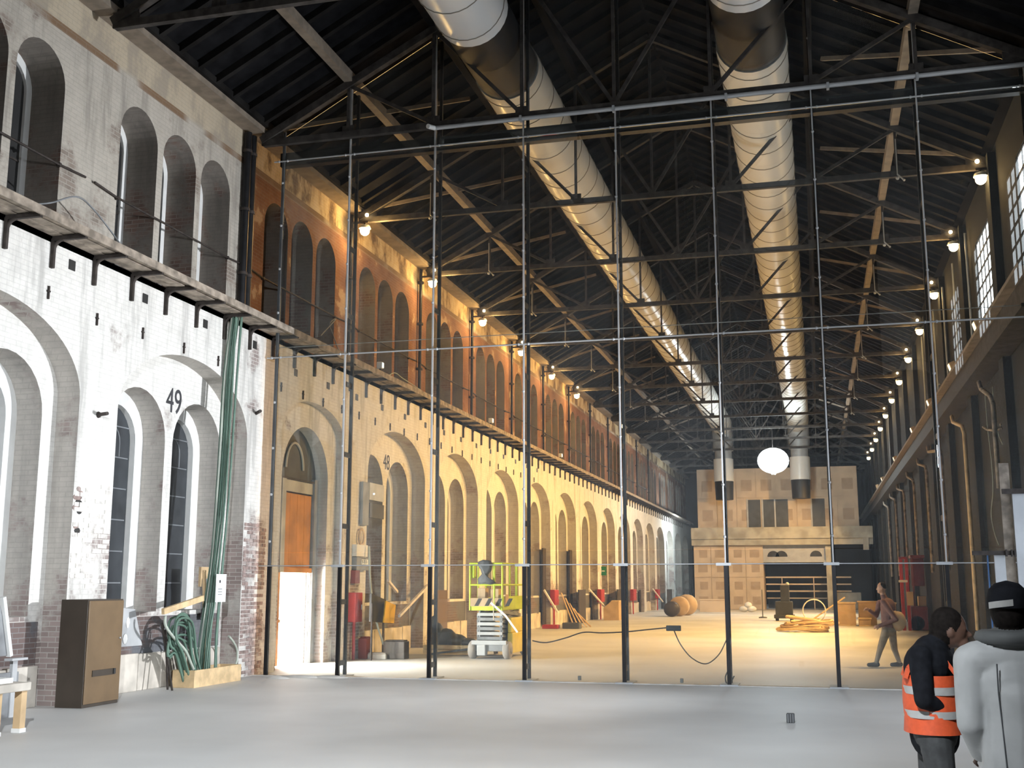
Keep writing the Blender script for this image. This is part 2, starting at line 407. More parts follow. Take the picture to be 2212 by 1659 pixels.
# painted dado and stone plinth inside each arch, small putlog holes, iron crosses
dado = None
for k in range(-2, 13):
    if k == DOORK: continue
    c = cen(k)
    m = MB(); m.box((XB, c-2.1, .62), (XB+.02, c+2.1, 1.24)); o = m.build('dado_panel', 'dado', wall_left)
    for j in range(6):
        y0 = c-2.1+j*.7; m = MB(); m.box((XB, y0+.012, 0), (XB+.07+.02*random.random(), y0+.688, .58+.06*random.random())); m.build('plinth_stone', 'stone', wall_left, bevel=.012)
hole = MB(); hole.cbox((0,0,0), (.02, .15, .16)); hm = hole.build('putlog_hole', 'hazard_black', wall_left, origin=(0,0,0)); hmd = hm.data
hm.location = (0,0,0); first = True
HOLES = [PX(155,573,XA), PX(313,645,XA), PX(443,700,XA), PX(550,745,XA)] + [Vector((XA, T0+1.6+i*1.75, 6.42)) for i in range(14)]
for p in HOLES:
    p = Vector((XA+.004, p.y, p.z))
    if first: hm.location = p-WL[wall_left]; WL[hm] = p; first = False
    else: inst('putlog_hole', hmd, wall_left, p)
cr = MB(); cr.cbox((0,0,0), (.03, .025, .20)); cr.cbox((0,0,.02), (.03, .06, .022)); crd = None
for i, p in enumerate([PX(103,632,XA), PX(208,690,XA), PX(307,720,XA), PX(396,752,XA), PX(470,780,XA)] + [Vector((XA, T0+.9+i*1.09, 5.98)) for i in range(22)]):
    p = Vector((XA+.016, p.y, p.z))
    if crd is None: o = cr.build('anchor_cross', 'iron', wall_left, origin=(0,0,0)); o.location = p-WL[wall_left]; WL[o] = p; crd = o.data
    else: inst('anchor_cross', crd, wall_left, p)
# bricks that stand free of the paint on the piers
bk = {}
def bricks(y0, y1, z0, z1, X, red=.5, seed=1, prob=.9, other='brick_white'):
    rnd = random.Random(seed); row = 0; z = z0; cnt = 0
    while z < z1:
        y = y0-(.13 if row % 2 else 0)
        while y < y1-.02:
            ya, yb = max(y, y0), min(y+.25, y1)
            if yb-ya > .06 and rnd.random() < prob:
                w = round(yb-ya, 2); mt = 'brick_red' if rnd.random() < red else other
                if (w, mt) not in bk:
                    mm = MB(); mm.cbox((0,0,0), (.02, w-.012, .064)); o = mm.build('brick', mt, wall_left, origin=(0,0,0)); bk[(w, mt)] = o.data
                    q = Vector((X+.002, (ya+yb)/2, z+.038)); o.location = q-WL[wall_left]; WL[o] = q
                else: inst('brick', bk[(w, mt)], wall_left, (X+rnd.uniform(-.002, .004), (ya+yb)/2, z+.038))
                cnt += 1
            y += .262
        z += .078; row += 1
    return cnt
bricks(cen(0)+2.24, cen(0)+2.24+.94, .05, 3.0, XA, .6, 3, .75, 'brick_pink')
bricks(cen(-1)+2.24, cen(0)-2.24, 1.65, 3.3, XA, .0, 5, .6)

# numbers painted above the twin windows
def number(txt, c, z, size=.62):
    cu = bpy.data.curves.new('number', 'FONT'); cu.body = txt; cu.size = size; cu.align_x = 'CENTER'; cu.extrude = .003
    o = bpy.data.objects.new('number', cu); COL.objects.link(o)
    me = bpy.data.meshes.new_from_object(o.evaluated_get(bpy.context.evaluated_depsgraph_get())); bpy.data.objects.remove(o)
    me.transform(Matrix(((0,0,1,0),(.82,0,0,0),(0,1,0,0),(0,0,0,1))))
    me.materials.clear(); me.materials.append(MATS['ink'])
    link('painted_number', me, wall_left, (XB+.006, c, z))
number('49', cen(0)+.10, 4.92, .66)
number('48', cen(2)+.10, 4.92, .60)

# right wall: solid, with an unseen gate added on the near side for light and high windows
GY0, GY1, GZ = 14.2, 20.6, 5.3
WIN_R = [(6.25, 8.45), (11.7, 13.9), (17.15, 19.35), (21.9, 24.0), (28.05, 30.3)]
m = MB()
out = [(Y_NEAR, 0), (GY0, 0), (GY0, GZ), (GY1, GZ), (GY1, 0), (Y_FAR, 0), (Y_FAR, 12.0), (Y_NEAR, 12.0)]
m.plate(out, [[(a, 8.0), (b, 8.0), (b, 10.4), (a, 10.4)] for a, b in WIN_R], XR, XR+.55, 0, 0, skip=(lambda y0,z0,y1,z1: z0 == 12 and z1 == 12,), back=True)
for k in range(-3, 15):
    y = T0+S*k
    if GY0-.4 < y < GY1+.4: m.box((XR-.18, y-.3, GZ), (XR+.1, y+.3, 11.4))
    else: m.box((XR-.18, y-.3, 0), (XR+.1, y+.3, 11.4))
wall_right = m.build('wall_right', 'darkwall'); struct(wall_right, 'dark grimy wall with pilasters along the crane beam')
m = MB(); m.box((-13, Y_NEAR-.4, 0), (6, Y_NEAR, 16)); struct(m.build('wall_back', 'darkwall'), 'dark end wall of the near hall')
m = MB(); m.box((-13, Y_FAR, 0), (6, Y_FAR+.4, 16)); struct(m.build('wall_end', 'darkwall'), 'dark end wall beyond the boarded block')

# high windows on the right: daylight behind small panes
for i, (a, b) in enumerate(WIN_R):
    root = thing('window_%d' % (i+1), (XR+.05, (a+b)/2, 8.0), 'tall bright small-paned window high in the dark wall, %s' % ('third before the partition', 'second before the partition', 'last before the partition', 'first beyond the partition', 'second beyond the partition')[i], 'window'); struct(root)
    nx, nz = 4, 6
    fm = MB(); 
    for j in range(nx+1): y = a+(b-a)*j/nx; fm.box((XR+.02, y-.025, 8.0), (XR+.07, y+.025, 10.4))
    for j in range(nz+1): z = 8.0+2.4*j/nz; fm.box((XR+.02, a, z-.025), (XR+.07, b, z+.025))
    fm.build('window_frame', 'iron', root)
    pm = None
    for j in range(nx):
        for q in range(nz):
            loc = (XR+.05, a+(b-a)*(j+.5)/nx, 8.0+2.4*(q+.5)/nz)
            if pm is None: mm = MB(); mm.cbox((0,0,0), (.01, (b-a)/nx-.05, .35)); o = mm.build('pane', 'day_pane', root, origin=(0,0,0)); pm = o.data; o.location = Vector(loc)-WL[root]; WL[o] = Vector(loc)
            else: inst('pane', pm, root, loc)

# lower twin windows: leaded dark panes, pale inner frame (one built, the rest copied)
def lower_window(yc):
    root = thing('window_6', (XC, yc, 1.32), '', 'window')
    w, z0, zs = 1.75, 1.32, 4.34
    m = MB(); m.plate(archhole(yc, w+.02, z0-.01, zs), [archhole(yc, w-.50, z0+.02, zs-.02)], XC+.03, XC-.1, 0, 0); m.build('window_frame', 'window_frame_white', root)
    m = MB(); m.plate(archhole(yc, w-.48, z0, zs-.02), [], XC-.08, XC-.12); m.build('glazing', 'window_dark', root)
    # leading bars
    m = MB(); X = XC-.075
    m.box((X-.012, yc-.012, z0), (X+.012, yc+.012, zs+.1))
    for i in range(6): z = z0+.5+i*.55; m.box((X-.012, yc-.56, z-.011), (X+.012, yc+.56, z+.011))
    m.tube([(X, y, z) for y, z in arc(yc, zs-.05, .30, 0, PI, 10)], .012, 4); m.tube([(X, yc-.3, zs-.05), (X, yc-.3, zs-.3)], .012, 4); m.tube([(X, yc+.3, zs-.05), (X, yc+.3, zs-.3)], .012, 4)
    m.build('leading', 'leading', root)
    # panes
    rows = [z0+.03]+[z0+.5+i*.55 for i in range(6)]
    for i in range(len(rows)-1):
        for sgn in (-1, 1):
            mm = MB(); mm.cbox((X-.003, yc+sgn*.287, (rows[i]+rows[i+1])/2), (.006, .54, rows[i+1]-rows[i]-.03)); mm.build('pane', 'window_dark', root)
    return root
wp = lower_window(cen(0)-1.0); wi = 6
def wlab(k, s):
    side = 'first' if s == 0 else 'second'
    if k == 0: return f'tall dark leaded window under the number 49, {side} of the pair', None
    if k == -1: return f'tall dark leaded window of the arch before the brown cabinet, {side} of the pair', None
    if k == 2: return f'tall narrow window under the faded number 48, {side} of the pair', None
    return f'tall narrow leaded window, {side} of the pair in the {ORD[k-2]} arch beyond number 48', 'leaded windows in the far arches'
first = True
for k in range(-2, 13):
    if k == DOORK: continue
    for s, off in enumerate((-1.0, 1.0)):
        lab, grp = wlab(k, s)
        if first and k == 0: pass
        if k == 0 and s == 0: o = wp
        else:
            o = dup(wp, (0, cen(k)+off-(cen(0)-1.0), 0)); o.name = 'window_%d' % wi
        wi += 1
        if k == -2: lab, grp = 'tall dark leaded window two arches before number 49, %s of the pair' % ('first', 'second')[s], None
        tag(o, lab, 'window', grp); struct(o)
# upper windows
def upper_window(yc):
    root = thing('window_40', (XUW, yc, 7.2), '', 'window')
    m = MB(); m.plate(archhole(yc, UW+.02, 7.19, 9.72), [archhole(yc, UW-.26, 7.25, 9.70)], XUW+.02, XUW-.06); m.build('window_frame', 'window_frame_white', root)
    m = MB(); m.plate(archhole(yc, UW-.24, 7.22, 9.70), [], XUW-.03, XUW-.07); m.build('pane', 'hazard_black', root)
    m = MB(); m.box((XUW-.03, yc-.014, 7.25), (XUW-.01, yc+.014, 10.1)); m.box((XUW-.03, yc-.44, 8.5), (XUW-.01, yc+.44, 8.53)); m.build('window_bar', 'iron', root)
    return root
up = upper_window(cen(0)+.05-1.36); wi = 40
for k in range(-2, 14):
    for j, o_ in enumerate(UO):
        o = up if (k == 0 and j == 0) else dup(up, (0, S*k+o_+1.36, 0)); o.name = 'window_%d' % wi; wi += 1
        if k <= -1: tag(o, 'dark upper window, %s of three, %s bay before the one over number 49' % (ORD[j+1], ORD[-k]), 'window')
        elif k == 0: tag(o, 'dark round-headed upper window above the arch numbered 49, %s of three' % ('first', 'second', 'third')[j], 'window')
        elif k == 1: tag(o, 'dark round-headed upper window in red brick above the door arch, %s of three' % ('first', 'second', 'third')[j], 'window')
        else: tag(o, 'dark upper window in red brick, %s of three, %s bay past the door arch' % (ORD[j+1], ORD[k-1]), 'window', 'upper windows of the warm lit hall')
        struct(o)

# roof: boarding, rafters on both slopes, purlins
RS = .535; XM = -3.5
def zr(x): return 11.62+RS*(7.5-abs(x-XM))
m = MB()
for sg in (-1, 1):
    x0, x1 = XM+sg*9.3, XM
    m.add([(x0, Y_NEAR, zr(x0)+.12), (x1, Y_NEAR, zr(x1)+.12), (x1, Y_FAR, zr(x1)+.12), (x0, Y_FAR, zr(x0)+.12)], [(0,1,2,3) if sg > 0 else (3,2,1,0)])
    m.add([(x0, Y_NEAR, zr(x0)+.3), (x1, Y_NEAR, zr(x1)+.3), (x1, Y_FAR, zr(x1)+.3), (x0, Y_FAR, zr(x0)+.3)], [(3,2,1,0) if sg > 0 else (0,1,2,3)])
m.box((XM-9.3, Y_NEAR, zr(XM-9.3)+.12), (XM-9.2, Y_FAR, zr(XM-9.3)+.5))
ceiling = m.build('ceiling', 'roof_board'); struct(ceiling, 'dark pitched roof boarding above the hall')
rj = []
for sg in (-1, 1):
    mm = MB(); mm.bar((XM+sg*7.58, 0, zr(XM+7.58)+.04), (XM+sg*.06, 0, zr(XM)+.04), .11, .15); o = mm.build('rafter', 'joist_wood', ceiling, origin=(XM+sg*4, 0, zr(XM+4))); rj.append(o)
    base = WL[o]; y = 8.0; n = 0
    while y < 100:
        q = Vector((base.x, y, base.z))
        if n == 0: o.location = q-WL[ceiling]; WL[o] = q
        else: inst('rafter', o.data, ceiling, q)
        y += S/8; n += 1
    for d in (5.7, 3.8, 1.9):
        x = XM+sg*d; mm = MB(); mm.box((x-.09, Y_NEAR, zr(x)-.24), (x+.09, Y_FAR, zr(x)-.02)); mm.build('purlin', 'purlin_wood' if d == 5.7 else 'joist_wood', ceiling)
mm = MB(); mm.box((-11.5, Y_NEAR, 11.40), (-11.12, Y_FAR, 11.60)); mm.build('wall_plate', 'purlin_wood', ceiling)
mm = MB(); mm.box((-11.12, Y_NEAR, 11.52), (-11.04, Y_FAR, 11.66)); mm.build('gutter_board', 'joist_wood', ceiling)

# roof trusses
def make_truss(y):
    root = thing('roof_truss', (XM, y, 11.1), '', 'truss')
    zt = 11.17
    def part(n, p, q, w, h): mm = MB(); mm.bar((p[0], y, p[1]), (q[0], y, q[1]), w, h, (0,1,0)); return mm.build(n, 'truss_steel', root)
    mm = MB(); mm.box((-11.15, y-.055, zt-.07), (4.15, y+.055, zt+.07)); mm.build('tie_beam', 'truss_steel', root)
    def low(x): return zr(x)-.30
    for sg in (-1, 1):
        part('top_chord', (XM+sg*7.7, low(XM+7.7)+.02), (XM, low(XM)), .16, .14)
        for d in (1.9, 3.8, 5.7):
            x = XM+sg*d; part('hanger', (x, zt+.05), (x, low(x)), .06, .06)
            xi = XM+sg*(d-1.9); part('diagonal', (xi, zt+.05), (x, low(x)), .075, .06)
            g = MB(); g.cbox((x, y, zt+.12), (.26, .03, .18)); g.build('gusset', 'truss_steel', root)
    part('hanger', (XM, zt), (XM, low(XM)), .06, .06)
    for sg, x in ((-1, -11.1), (1, 4.1)):
        g = MB(); g.cbox((x-sg*.15, y, 11.3), (.5, .04, .34)); g.build('end_plate', 'truss_steel', root)
    return root
tr = make_truss(T0+S)
for k in range(-2, 15):
    o = tr if k == 1 else dup(tr, (0, S*(k-1), 0))
    if k < 0: tag(o, 'dark steel roof truss of the near hall, %s before the glass partition' % ORD[-k], 'truss')
    elif k == 0: tag(o, 'dark steel roof truss standing directly over the glass partition', 'truss')
    else: tag(o, 'dark steel roof truss, %s beyond the glass partition' % ORD[k], 'truss', 'roof trusses of the warm lit hall')
# diagonal braces in the roof planes beyond the partition
for k in range(0, 11):
    for sg in (-1, 1):
        y0 = T0+S*k; xa, xb = XM+sg*7.4, XM+sg*4.1
        mm = MB(); mm.bar((xa, y0+.2, zr(xa)-.12), (xb, y0+3.5, zr(xb)-.12), .07, .09); mm.build('roof_brace', 'purlin_wood', ceiling)

# ================================================================== GLASS PARTITION
YP = 21.30
part_ = thing('glass_partition', (XM, YP, 0), 'tall glass partition of clear panes on slender steel mullions', 'partition')
MX = [-10.74] + [-11.095+1.8965*i for i in range(1, 9)]
ZRODS = (2.16, 6.46, 10.78)
def fin_top(x): return zr(x)-.30
fit = MB(); fit.ball((0,0,0), .030, 8); fit_o = None
def fitting(x, z, y=YP-.05):
    global fit_o
    if fit_o is None: fit_o = fit.build('fitting', 'steel', part_, origin=(0,0,0)); fit_o.location = Vector((x, y, z))-WL[part_]; WL[fit_o] = Vector((x, y, z))
    else: inst('fitting', fit_o.data, part_, (x, y, z))
for i, x in enumerate(MX):
    top = fin_top(x)
    w = .026 if i else .05
    mm = MB(); mm.box((x-w/2, YP-.05, 2.16), (x+w/2, YP+.02, top)); mm.build('mullion_fin', 'steel' if i else 'dark_grey', part_)
    mm = MB(); mm.box((x-.035, YP-.04, 0), (x+.035, YP+.03, 2.18)); mm.build('mullion_foot', 'black_steel', part_)
    if i:
        mm = MB(); mm.box((x-.03, YP+.33, 0), (x+.03, YP+.39, top)); mm.build('back_post', 'black_steel', part_)
        for z in (.26, 1.45, 2.95, 4.40, 5.85, 7.30, 8.75, 10.2):
            mm = MB(); mm.box((x-.015, YP+.02, z-.05), (x+.015, YP+.34, z+.05)); mm.build('spacer', 'black_steel', part_)
        mm = MB(); mm.box((x-.16, YP-.12, 0), (x+.16, YP+.46, .025)); mm.build('base_plate', 'galv', part_)
        mm = MB(); mm.box((x-.17, YP-.07, 2.13), (x+.1, YP-.01, 2.18)); mm.build('bracket_plate', 'galv', part_)
    zf = [2.65+.955*j for j in range(12)]
    for z in zf:
        if z < top-.1 and all(abs(z-q) > .2 for q in ZRODS): fitting(x, z)
    for z in ZRODS[1:]:
        for d in (-.10, .10): fitting(x+d, z)
for z, r in ((2.16, .010), (6.46, .016), (10.78, .018)):
    mm = MB(); mm.tube([(-10.95, YP-.05, z), (XR, YP-.05, z)], r, 8); mm.build('tension_rod', 'galv' if z < 3 else 'steel', part_)
mm = MB(); mm.tube([(-10.95, YP+.30, 6.75), (XR, YP+.30, 6.75)], .008, 6); mm.build('tension_rod', 'galv', part_)
mm = MB(); mm.box((-10.95, YP+.22, 10.78), (XR-.2, YP+.40, 11.08)); mm.build('head_beam', 'black_steel', part_)
mm = MB(); mm.box((-11.0, YP-.10, 0), (XR-.2, YP+.10, .012)); mm.build('floor_track', 'dust', part_)
pane_mesh = {}
for i in range(len(MX)-1):
    x0, x1 = MX[i], MX[i+1]
    if x1 > XR-.2: x1 = XR-.19
    for z0, z1 in ((.02, 2.42), (2.43, 6.46), (6.47, 10.78)):
        mm = MB(); mm.box((x0+.03, YP-.006, z0), (x1-.03, YP+.006, z1)); mm.build('pane', 'clear_glass', part_)
    t0, t1 = fin_top(x0)-.1, fin_top(x1)-.1
    mm = MB(); q = [(x0+.03, 10.79), (x1-.03, 10.79), (x1-.03, t1), (x0+.03, t0)]
    mm.add([(a, YP-.006, b) for a, b in q]+[(a, YP+.006, b) for a, b in q], [(0,1,2,3),(7,6,5,4),(0,4,5,1),(1,5,6,2),(2,6,7,3),(3,7,4,0)]); mm.build('pane', 'clear_glass', part_)

# silver service pipe along the truss above the partition
mm = MB(); a, b = PY(937, 277, 21.05), PY(2212, 140, 21.05)
pr = thing('service_pipe', (XM, 21.05, a.z), 'silver pipe running along the truss above the glass partition', 'pipe')
mm.tube([a, (XR-.2, 21.05, a.z+.02)], .045, 10); mm.build('pipe', 'steel', pr)
mm = MB(); mm.tube([a+Vector((-.06, -.2, -.03)), a+Vector((.02, 0, 0))], .05, 10); mm.build('end_cap', 'white_plastic', pr)
for x in (-5.4, -3.5, -1.3, .6, 2.2): mm = MB(); mm.cbox((x, 21.05, a.z), (.05, .11, .12)); mm.build('clamp', 'galv', pr)

# cable reel box and its two cables hanging on the partition
mm = MB(); p = PY(1455, 1357, 21.75); mm.cbox(p, (.27, .10, .10)); rb = mm.build('socket_box', 'dark_grey', None, bevel=.01)
tag(rb, 'small black socket box hanging between two mullions on its cable', 'socket box')
def cable(name, pts, r, m_, label, cat='cable', group=None, n=6, sub=6):
    P = [Vector(p) for p in pts]; out = []
    for i in range(len(P)-1):
        p0, p1, p2, p3 = P[max(i-1,0)], P[i], P[i+1], P[min(i+2, len(P)-1)]
        for j in range(sub):
            t = j/sub; out.append(.5*((2*p1)+(p2-p0)*t+(2*p0-5*p1+4*p2-p3)*t*t+(3*p1-p0-3*p2+p3)*t**3))
    out.append(P[-1]); mm = MB(); mm.tube(out, r, n); o = mm.build(name, m_)
    if label: tag(o, label, cat, group)
    return o
cable('extension_cable', [PY(x, y, 21.75) for x, y in ((1150,1384),(1180,1388),(1222,1378),(1260,1366),(1300,1367),(1350,1365),(1400,1360),(1440,1356))], .013, 'cable_black', 'black cable drooping from the scissor lift side to the socket box')
cable('extension_cable', [PY(x, y, 21.75) for x, y in ((1456,1362),(1470,1392),(1494,1421),(1525,1434),(1552,1415),(1568,1385),(1576,1368))], .012, 'cable_black', 'black cable sagging low from the socket box to the next mullion')
cable('cable_loop', [PY(x, y, 21.5) for x, y in ((1574,1447),(1567,1462),(1570,1476),(1580,1470),(1586,1460))], .014, 'cable_black', 'black cable loop at the foot of a mullion below the sagging cable')

# ================================================================== VENTILATION DUCTS
DZ, DR = 13.02, .735
Y_DUCT = 82.5
hoop_me = None
def make_duct(xc, label):
    global hoop_me
    root = thing('ventilation_duct', (xc, 20, DZ-DR), label, 'duct')
    def seg(name, y0, y1, r, m_):
        mm = MB(); mm.lathe([(r, y0), (r, y1)], (xc, 0, DZ), 28, 'y'); return mm.build(name, m_, root)
    ya, yb = 20.1, 22.7
    seg('near_section', -3, ya, DR, 'duct_white'); seg('black_sleeve', ya, yb, DR-.03, 'duct_black')
    y = yb; i = 0
    while y < Y_DUCT-1:
        y1 = min(y+5.45, Y_DUCT-1); seg('duct_section', y, y1, DR, 'duct_white'); y = y1
    # elbow and drop at the far end
    pts = [(xc, Y_DUCT-1+.75*math.sin(t), DZ-.75+.75*math.cos(t)) for t in [i*PI/2/6 for i in range(7)]]
    mm = MB(); mm.tube(pts+[(xc, Y_DUCT-.25, 11.2)], DR, 24); mm.build('elbow', 'galv', root)
    mm = MB(); mm.lathe([(.70, 9.0), (.70, 10.6)], (xc, Y_DUCT-.25, 0), 24); mm.build('outlet', 'duct_white', root)
    mm = MB(); mm.lathe([(.60, 10.6), (.60, 11.2)], (xc, Y_DUCT-.25, 0), 24); mm.build('drop_neck', 'galv', root)
    mm = MB(); mm.lathe([(.62, 7.7), (.66, 9.0)], (xc, Y_DUCT-.25, 0), 24); mm.build('outlet_sleeve', 'duct_black', root)
    y = -2.0; j = 0
    while y < Y_DUCT-1.2:
        if not ya-.1 < y < yb+.1:
            if hoop_me is None:
                mm = MB(); mm.tube([(math.cos(a)*(DR+.004), 0, math.sin(a)*(DR+.004)) for a in [2*PI*q/28 for q in range(28)]], .013, 4, closed=True)
                o = mm.build('hoop', 'hoop', root, origin=(0,0,0)); hoop_me = o.data; o.location = Vector((xc, y, DZ))-WL[root]; WL[o] = Vector((xc, y, DZ))
            else: inst('hoop', hoop_me, root, (xc, y, DZ))
        y += S/5; j += 1
    return root
make_duct(-6.15, 'big round white duct through the trusses on the arched wall side')
make_duct(-0.85, 'big round white duct through the trusses on the crane beam side')
# grey vertical outlet on the near side (it mirrors in the glass)
rt = thing('duct_outlet', (3.15, 3.3, 8.2), 'white vertical duct outlet with a black sleeve hanging beside the near wall', 'duct')
mm = MB(); mm.lathe([(.73, 8.7), (.73, 13.0)], (3.15, 3.3, 0), 28); mm.build('outlet', 'duct_white', rt)
mm = MB(); mm.lathe([(.66, 7.6), (.68, 8.7)], (3.15, 3.3, 0), 28); mm.build('outlet_sleeve', 'duct_black', rt)
for z in (9.0, 10.2, 11.4): mm = MB(); mm.lathe([(.745, z), (.745, z+.03)], (3.15, 3.3, 0), 28); mm.build('hoop', 'hoop', rt)

# ================================================================== WALKWAY ON THE LEFT WALL
wk = thing('plank_walkway', (-10.7, 50, 6.5), 'narrow weathered plank walkway on iron brackets along the arched wall', 'walkway')
y = -4.0; i = 0
while y < 100:
    L = 3.9
    for j in range(3):
        x0 = -11.0+.02+j*.20; dz = random.uniform(-.012, .012)
        mm = MB(); mm.box((x0, y+random.uniform(0,.05), ZL-.05+dz), (x0+.19, y+L-.02, ZL+dz)); mm.build('plank', 'old_plank', wk)
    mm = MB(); mm.box((-10.40, y, ZL-.10), (-10.37, y+L, ZL+.03)); mm.build('edge_board', 'old_plank', wk)
    y += L
bm_ = None; y = 10.07
while y < 98:
    if bm_ is None:
        mm = MB(); mm.bar((.02, 0, .46), (.60, 0, .46), .06, .07); mm.bar((.025, 0, 0), (.025, 0, .46), .07, .05)
        pts = [(.03+.16*(1-math.cos(t)), 0, .24+.2*math.sin(t)) for t in [q*PI/2/5 for q in range(6)]]; mm.tube(pts, .03, 6)
        o = mm.build('bracket', 'iron', wk, origin=(0,0,0)); bm_ = o.data; o.location = Vector((XA, y, 6.5))-WL[wk]; WL[o] = Vector((XA, y, 6.5))
    else: inst('bracket', bm_, wk, (XA, y, 6.5))
    y += 1.045
for k in range(-1, 12):     # iron tie rods in front of the upper windows
    c = cen(k); mm = MB(); mm.tube([(XU+.05, c-2.6, 8.45), (XU+.05, c-1.95, 8.40), (XU+.05, c+1.95, 8.42), (XU+.05, c+2.6, 8.45)], .02, 6); mm.tube([(XU, c-1.93, 8.4), (XU+.07, c-1.93, 8.4)], .035, 6); mm.tube([(XU, c+1.93, 8.42), (XU+.07, c+1.93, 8.42)], .035, 6)
    mm.build('tie_rod', 'iron', wall_left)
for k in range(-1, 12):     # pairs of black rainwater pipes on the upper wall
    y = T0+S*k-.25; near = k == 0
    if k in (-1,): continue
    r = thing('downpipe', (XU+.1, y, ZL), 'black downpipe pair on the upper wall between the white and the red brick' if near else 'slim dark downpipe on the brick upper wall, %s beyond the partition' % ORD[max(k,0)], 'downpipe', None if near else 'downpipes of the far bays')
    for d in ((0, .22) if near else (.25,)):
        mm = MB(); mm.tube([(XU+.10, y+d, ZL+.05), (XU+.10, y+d, 11.35)], .085 if near else .05, 10); mm.build('pipe', 'black_steel', r)
        for z in (8.2, 9.6, 10.9): mm = MB(); mm.lathe([(.1, z), (.1, z+.06)], (XU+.10, y+d, 0), 10); mm.build('pipe_collar', 'iron', r)
    if near: mm = MB(); mm.lathe([(.07, ZL), (.095, ZL+.16)], (XU+.32, y-.03, 0), 12); mm.build('white_spout', 'white_plastic', r)
# loose cables lying on the walkway
cable('loose_cable', [PX(60,442,-10.9), PX(110,438,-10.9), PX(165,425,-10.9), PX(200,450,-10.9), PX(240,500,-10.9), PX(270,540,-10.7), PX(290,553,-10.6)], .014, 'mid_grey', 'grey cable arching over the walkway below the first upper windows')
cable('loose_cable', [PX(693,725,-10.8), PX(725,690,-10.9), PX(712,700,-10.9), PX(722,730,-10.9), PX(735,760,-10.8), PX(770,790,-10.7)], .013, 'mid_grey', 'grey cable loop standing up from the walkway above the door arch')
cable('loose_cable', [PX(832,812,-10.7), PX(852,800,-10.9), PX(870,812,-10.9), PX(890,825,-10.8), PX(920,845,-10.7)], .013, 'cable_pale', 'pale cable on the walkway beside a small white lamp').location.z -= .07

# small white flood lamps clamped on the walkway edge
def small_flood(p, lab):
    r = thing('flood_lamp', p, lab, 'lamp', 'small flood lamps on the walkway edge')
    mm = MB(); mm.cbox(p+Vector((0,0,.13)), (.15, .13, .17)); mm.build('housing', 'white_plastic', r, bevel=.02)
    mm = MB(); mm.bar(p+Vector((0,0,-.02)), p+Vector((0,0,.08)), .03, .03); mm.build('stem', 'iron', r)
    mm = MB(); mm.cbox(p+Vector((.08,0,.13)), (.012, .10, .13)); mm.build('lens', 'white_lens', r)
for nn, (x, y) in enumerate(((823, 812), (1062, 923), (1212, 996))):
    q = PX(x, y, -10.42); small_flood(Vector((-10.45, q.y, ZL+.06)), 'small white flood lamp on the walkway edge, %s beyond the partition' % ORD[nn+1])

# ================================================================== WALL LAMPS AT THE TRUSS ENDS
def make_lamp(x, y, sg):
    r = thing('truss_lamp', (x, y, 10.86), '', 'lamp')
    mm = MB(); mm.bar((x-sg*.35, y, 11.08), (x+sg*.1, y, 11.08), .05, .05); mm.bar((x, y, 10.98), (x, y, 11.08), .04, .04); mm.build('bracket', 'iron', r)
    mm = MB(); mm.lathe([(.05, 11.0), (.13, 10.98), (.16, 10.90)], (x, y, 0), 14); mm.build('reflector', 'galv', r)
    mm = MB(); mm.ball((x, y, 10.84), .125, 14); mm.build('bulb', 'bulb', r)
    mm = MB(); mm.ball((x+sg*.05, y, 11.27), .05, 10); mm.build('small_bulb', 'bulb', r)
    return r
lampL = make_lamp(-10.98, T0+S-.12, 1); lampR = make_lamp(3.98, T0+S-.12, -1)
for k in range(1, 13):
    for base, lab, grp in ((lampL, 'glowing warm lamp at a truss end on the brick upper wall', 'warm lamps on the arched wall side'), (lampR, 'glowing warm lamp at a truss end above the crane beam', 'warm lamps on the crane beam side')):
        if base is lampL and k > 6: continue
        if k == 1: tag(base, lab, 'lamp', grp); o = base
        else: o = dup(base, (0, S*(k-1), 0), lab, grp)
        o['label'] = lab+', %s from the partition' % ORD[k]
        left = base is lampL
        if k <= 10: light('truss_lamp_light', 'POINT', (-10.55 if left else 3.6, WL[o].y-.0, 10.80), 170 if left else 50, (1, .58, .20), size=.1)
# pendant rods with small fittings below each tie beam
for k in range(1, 9):
    for x in (-9.2, 2.2):
        y = T0+S*k
        mm = MB(); mm.tube([(x, y-.08, 12.0), (x, y-.08, 11.12)], .012, 6); mm.tube([(x, y-.08, 11.14), (x+.13, y-.08, 11.0)], .018, 6); mm.ball((x, y-.08, 11.05), .045, 8); mm.ball((x+.14, y-.08, 10.99), .03, 8)
        tag(mm.build('pendant_fitting', 'steel'), 'small steel rod fitting, %s side, under the %s tie beam past the partition' % ('arched wall' if x < 0 else 'crane beam', ORD[k]), 'fitting', 'steel fittings below the tie beams')
# near spot lamp at the corner of the white wall
q = PY(545, 238, T0-.25)
r = thing('spot_lamp', (-11.1, T0-.2, 11.0), 'small white spot lamp at the truss end on top of the black downpipes', 'lamp')
mm = MB(); mm.tube([q, q+Vector((.1, -.18, -.02))], [.05, .09], 12); mm.build('housing', 'white_plastic', r)
mm = MB(); mm.bar(q+Vector((0, .05, .1)), q+Vector((0, .05, -.3)), .04, .04); mm.build('bracket', 'iron', r)
q2 = PY(555, 228, T0-.25); mm = MB(); mm.tube([q2, q2+Vector((.06, 0, .16))], .03, 10); mm.build('tube_head', 'white_plastic', r)

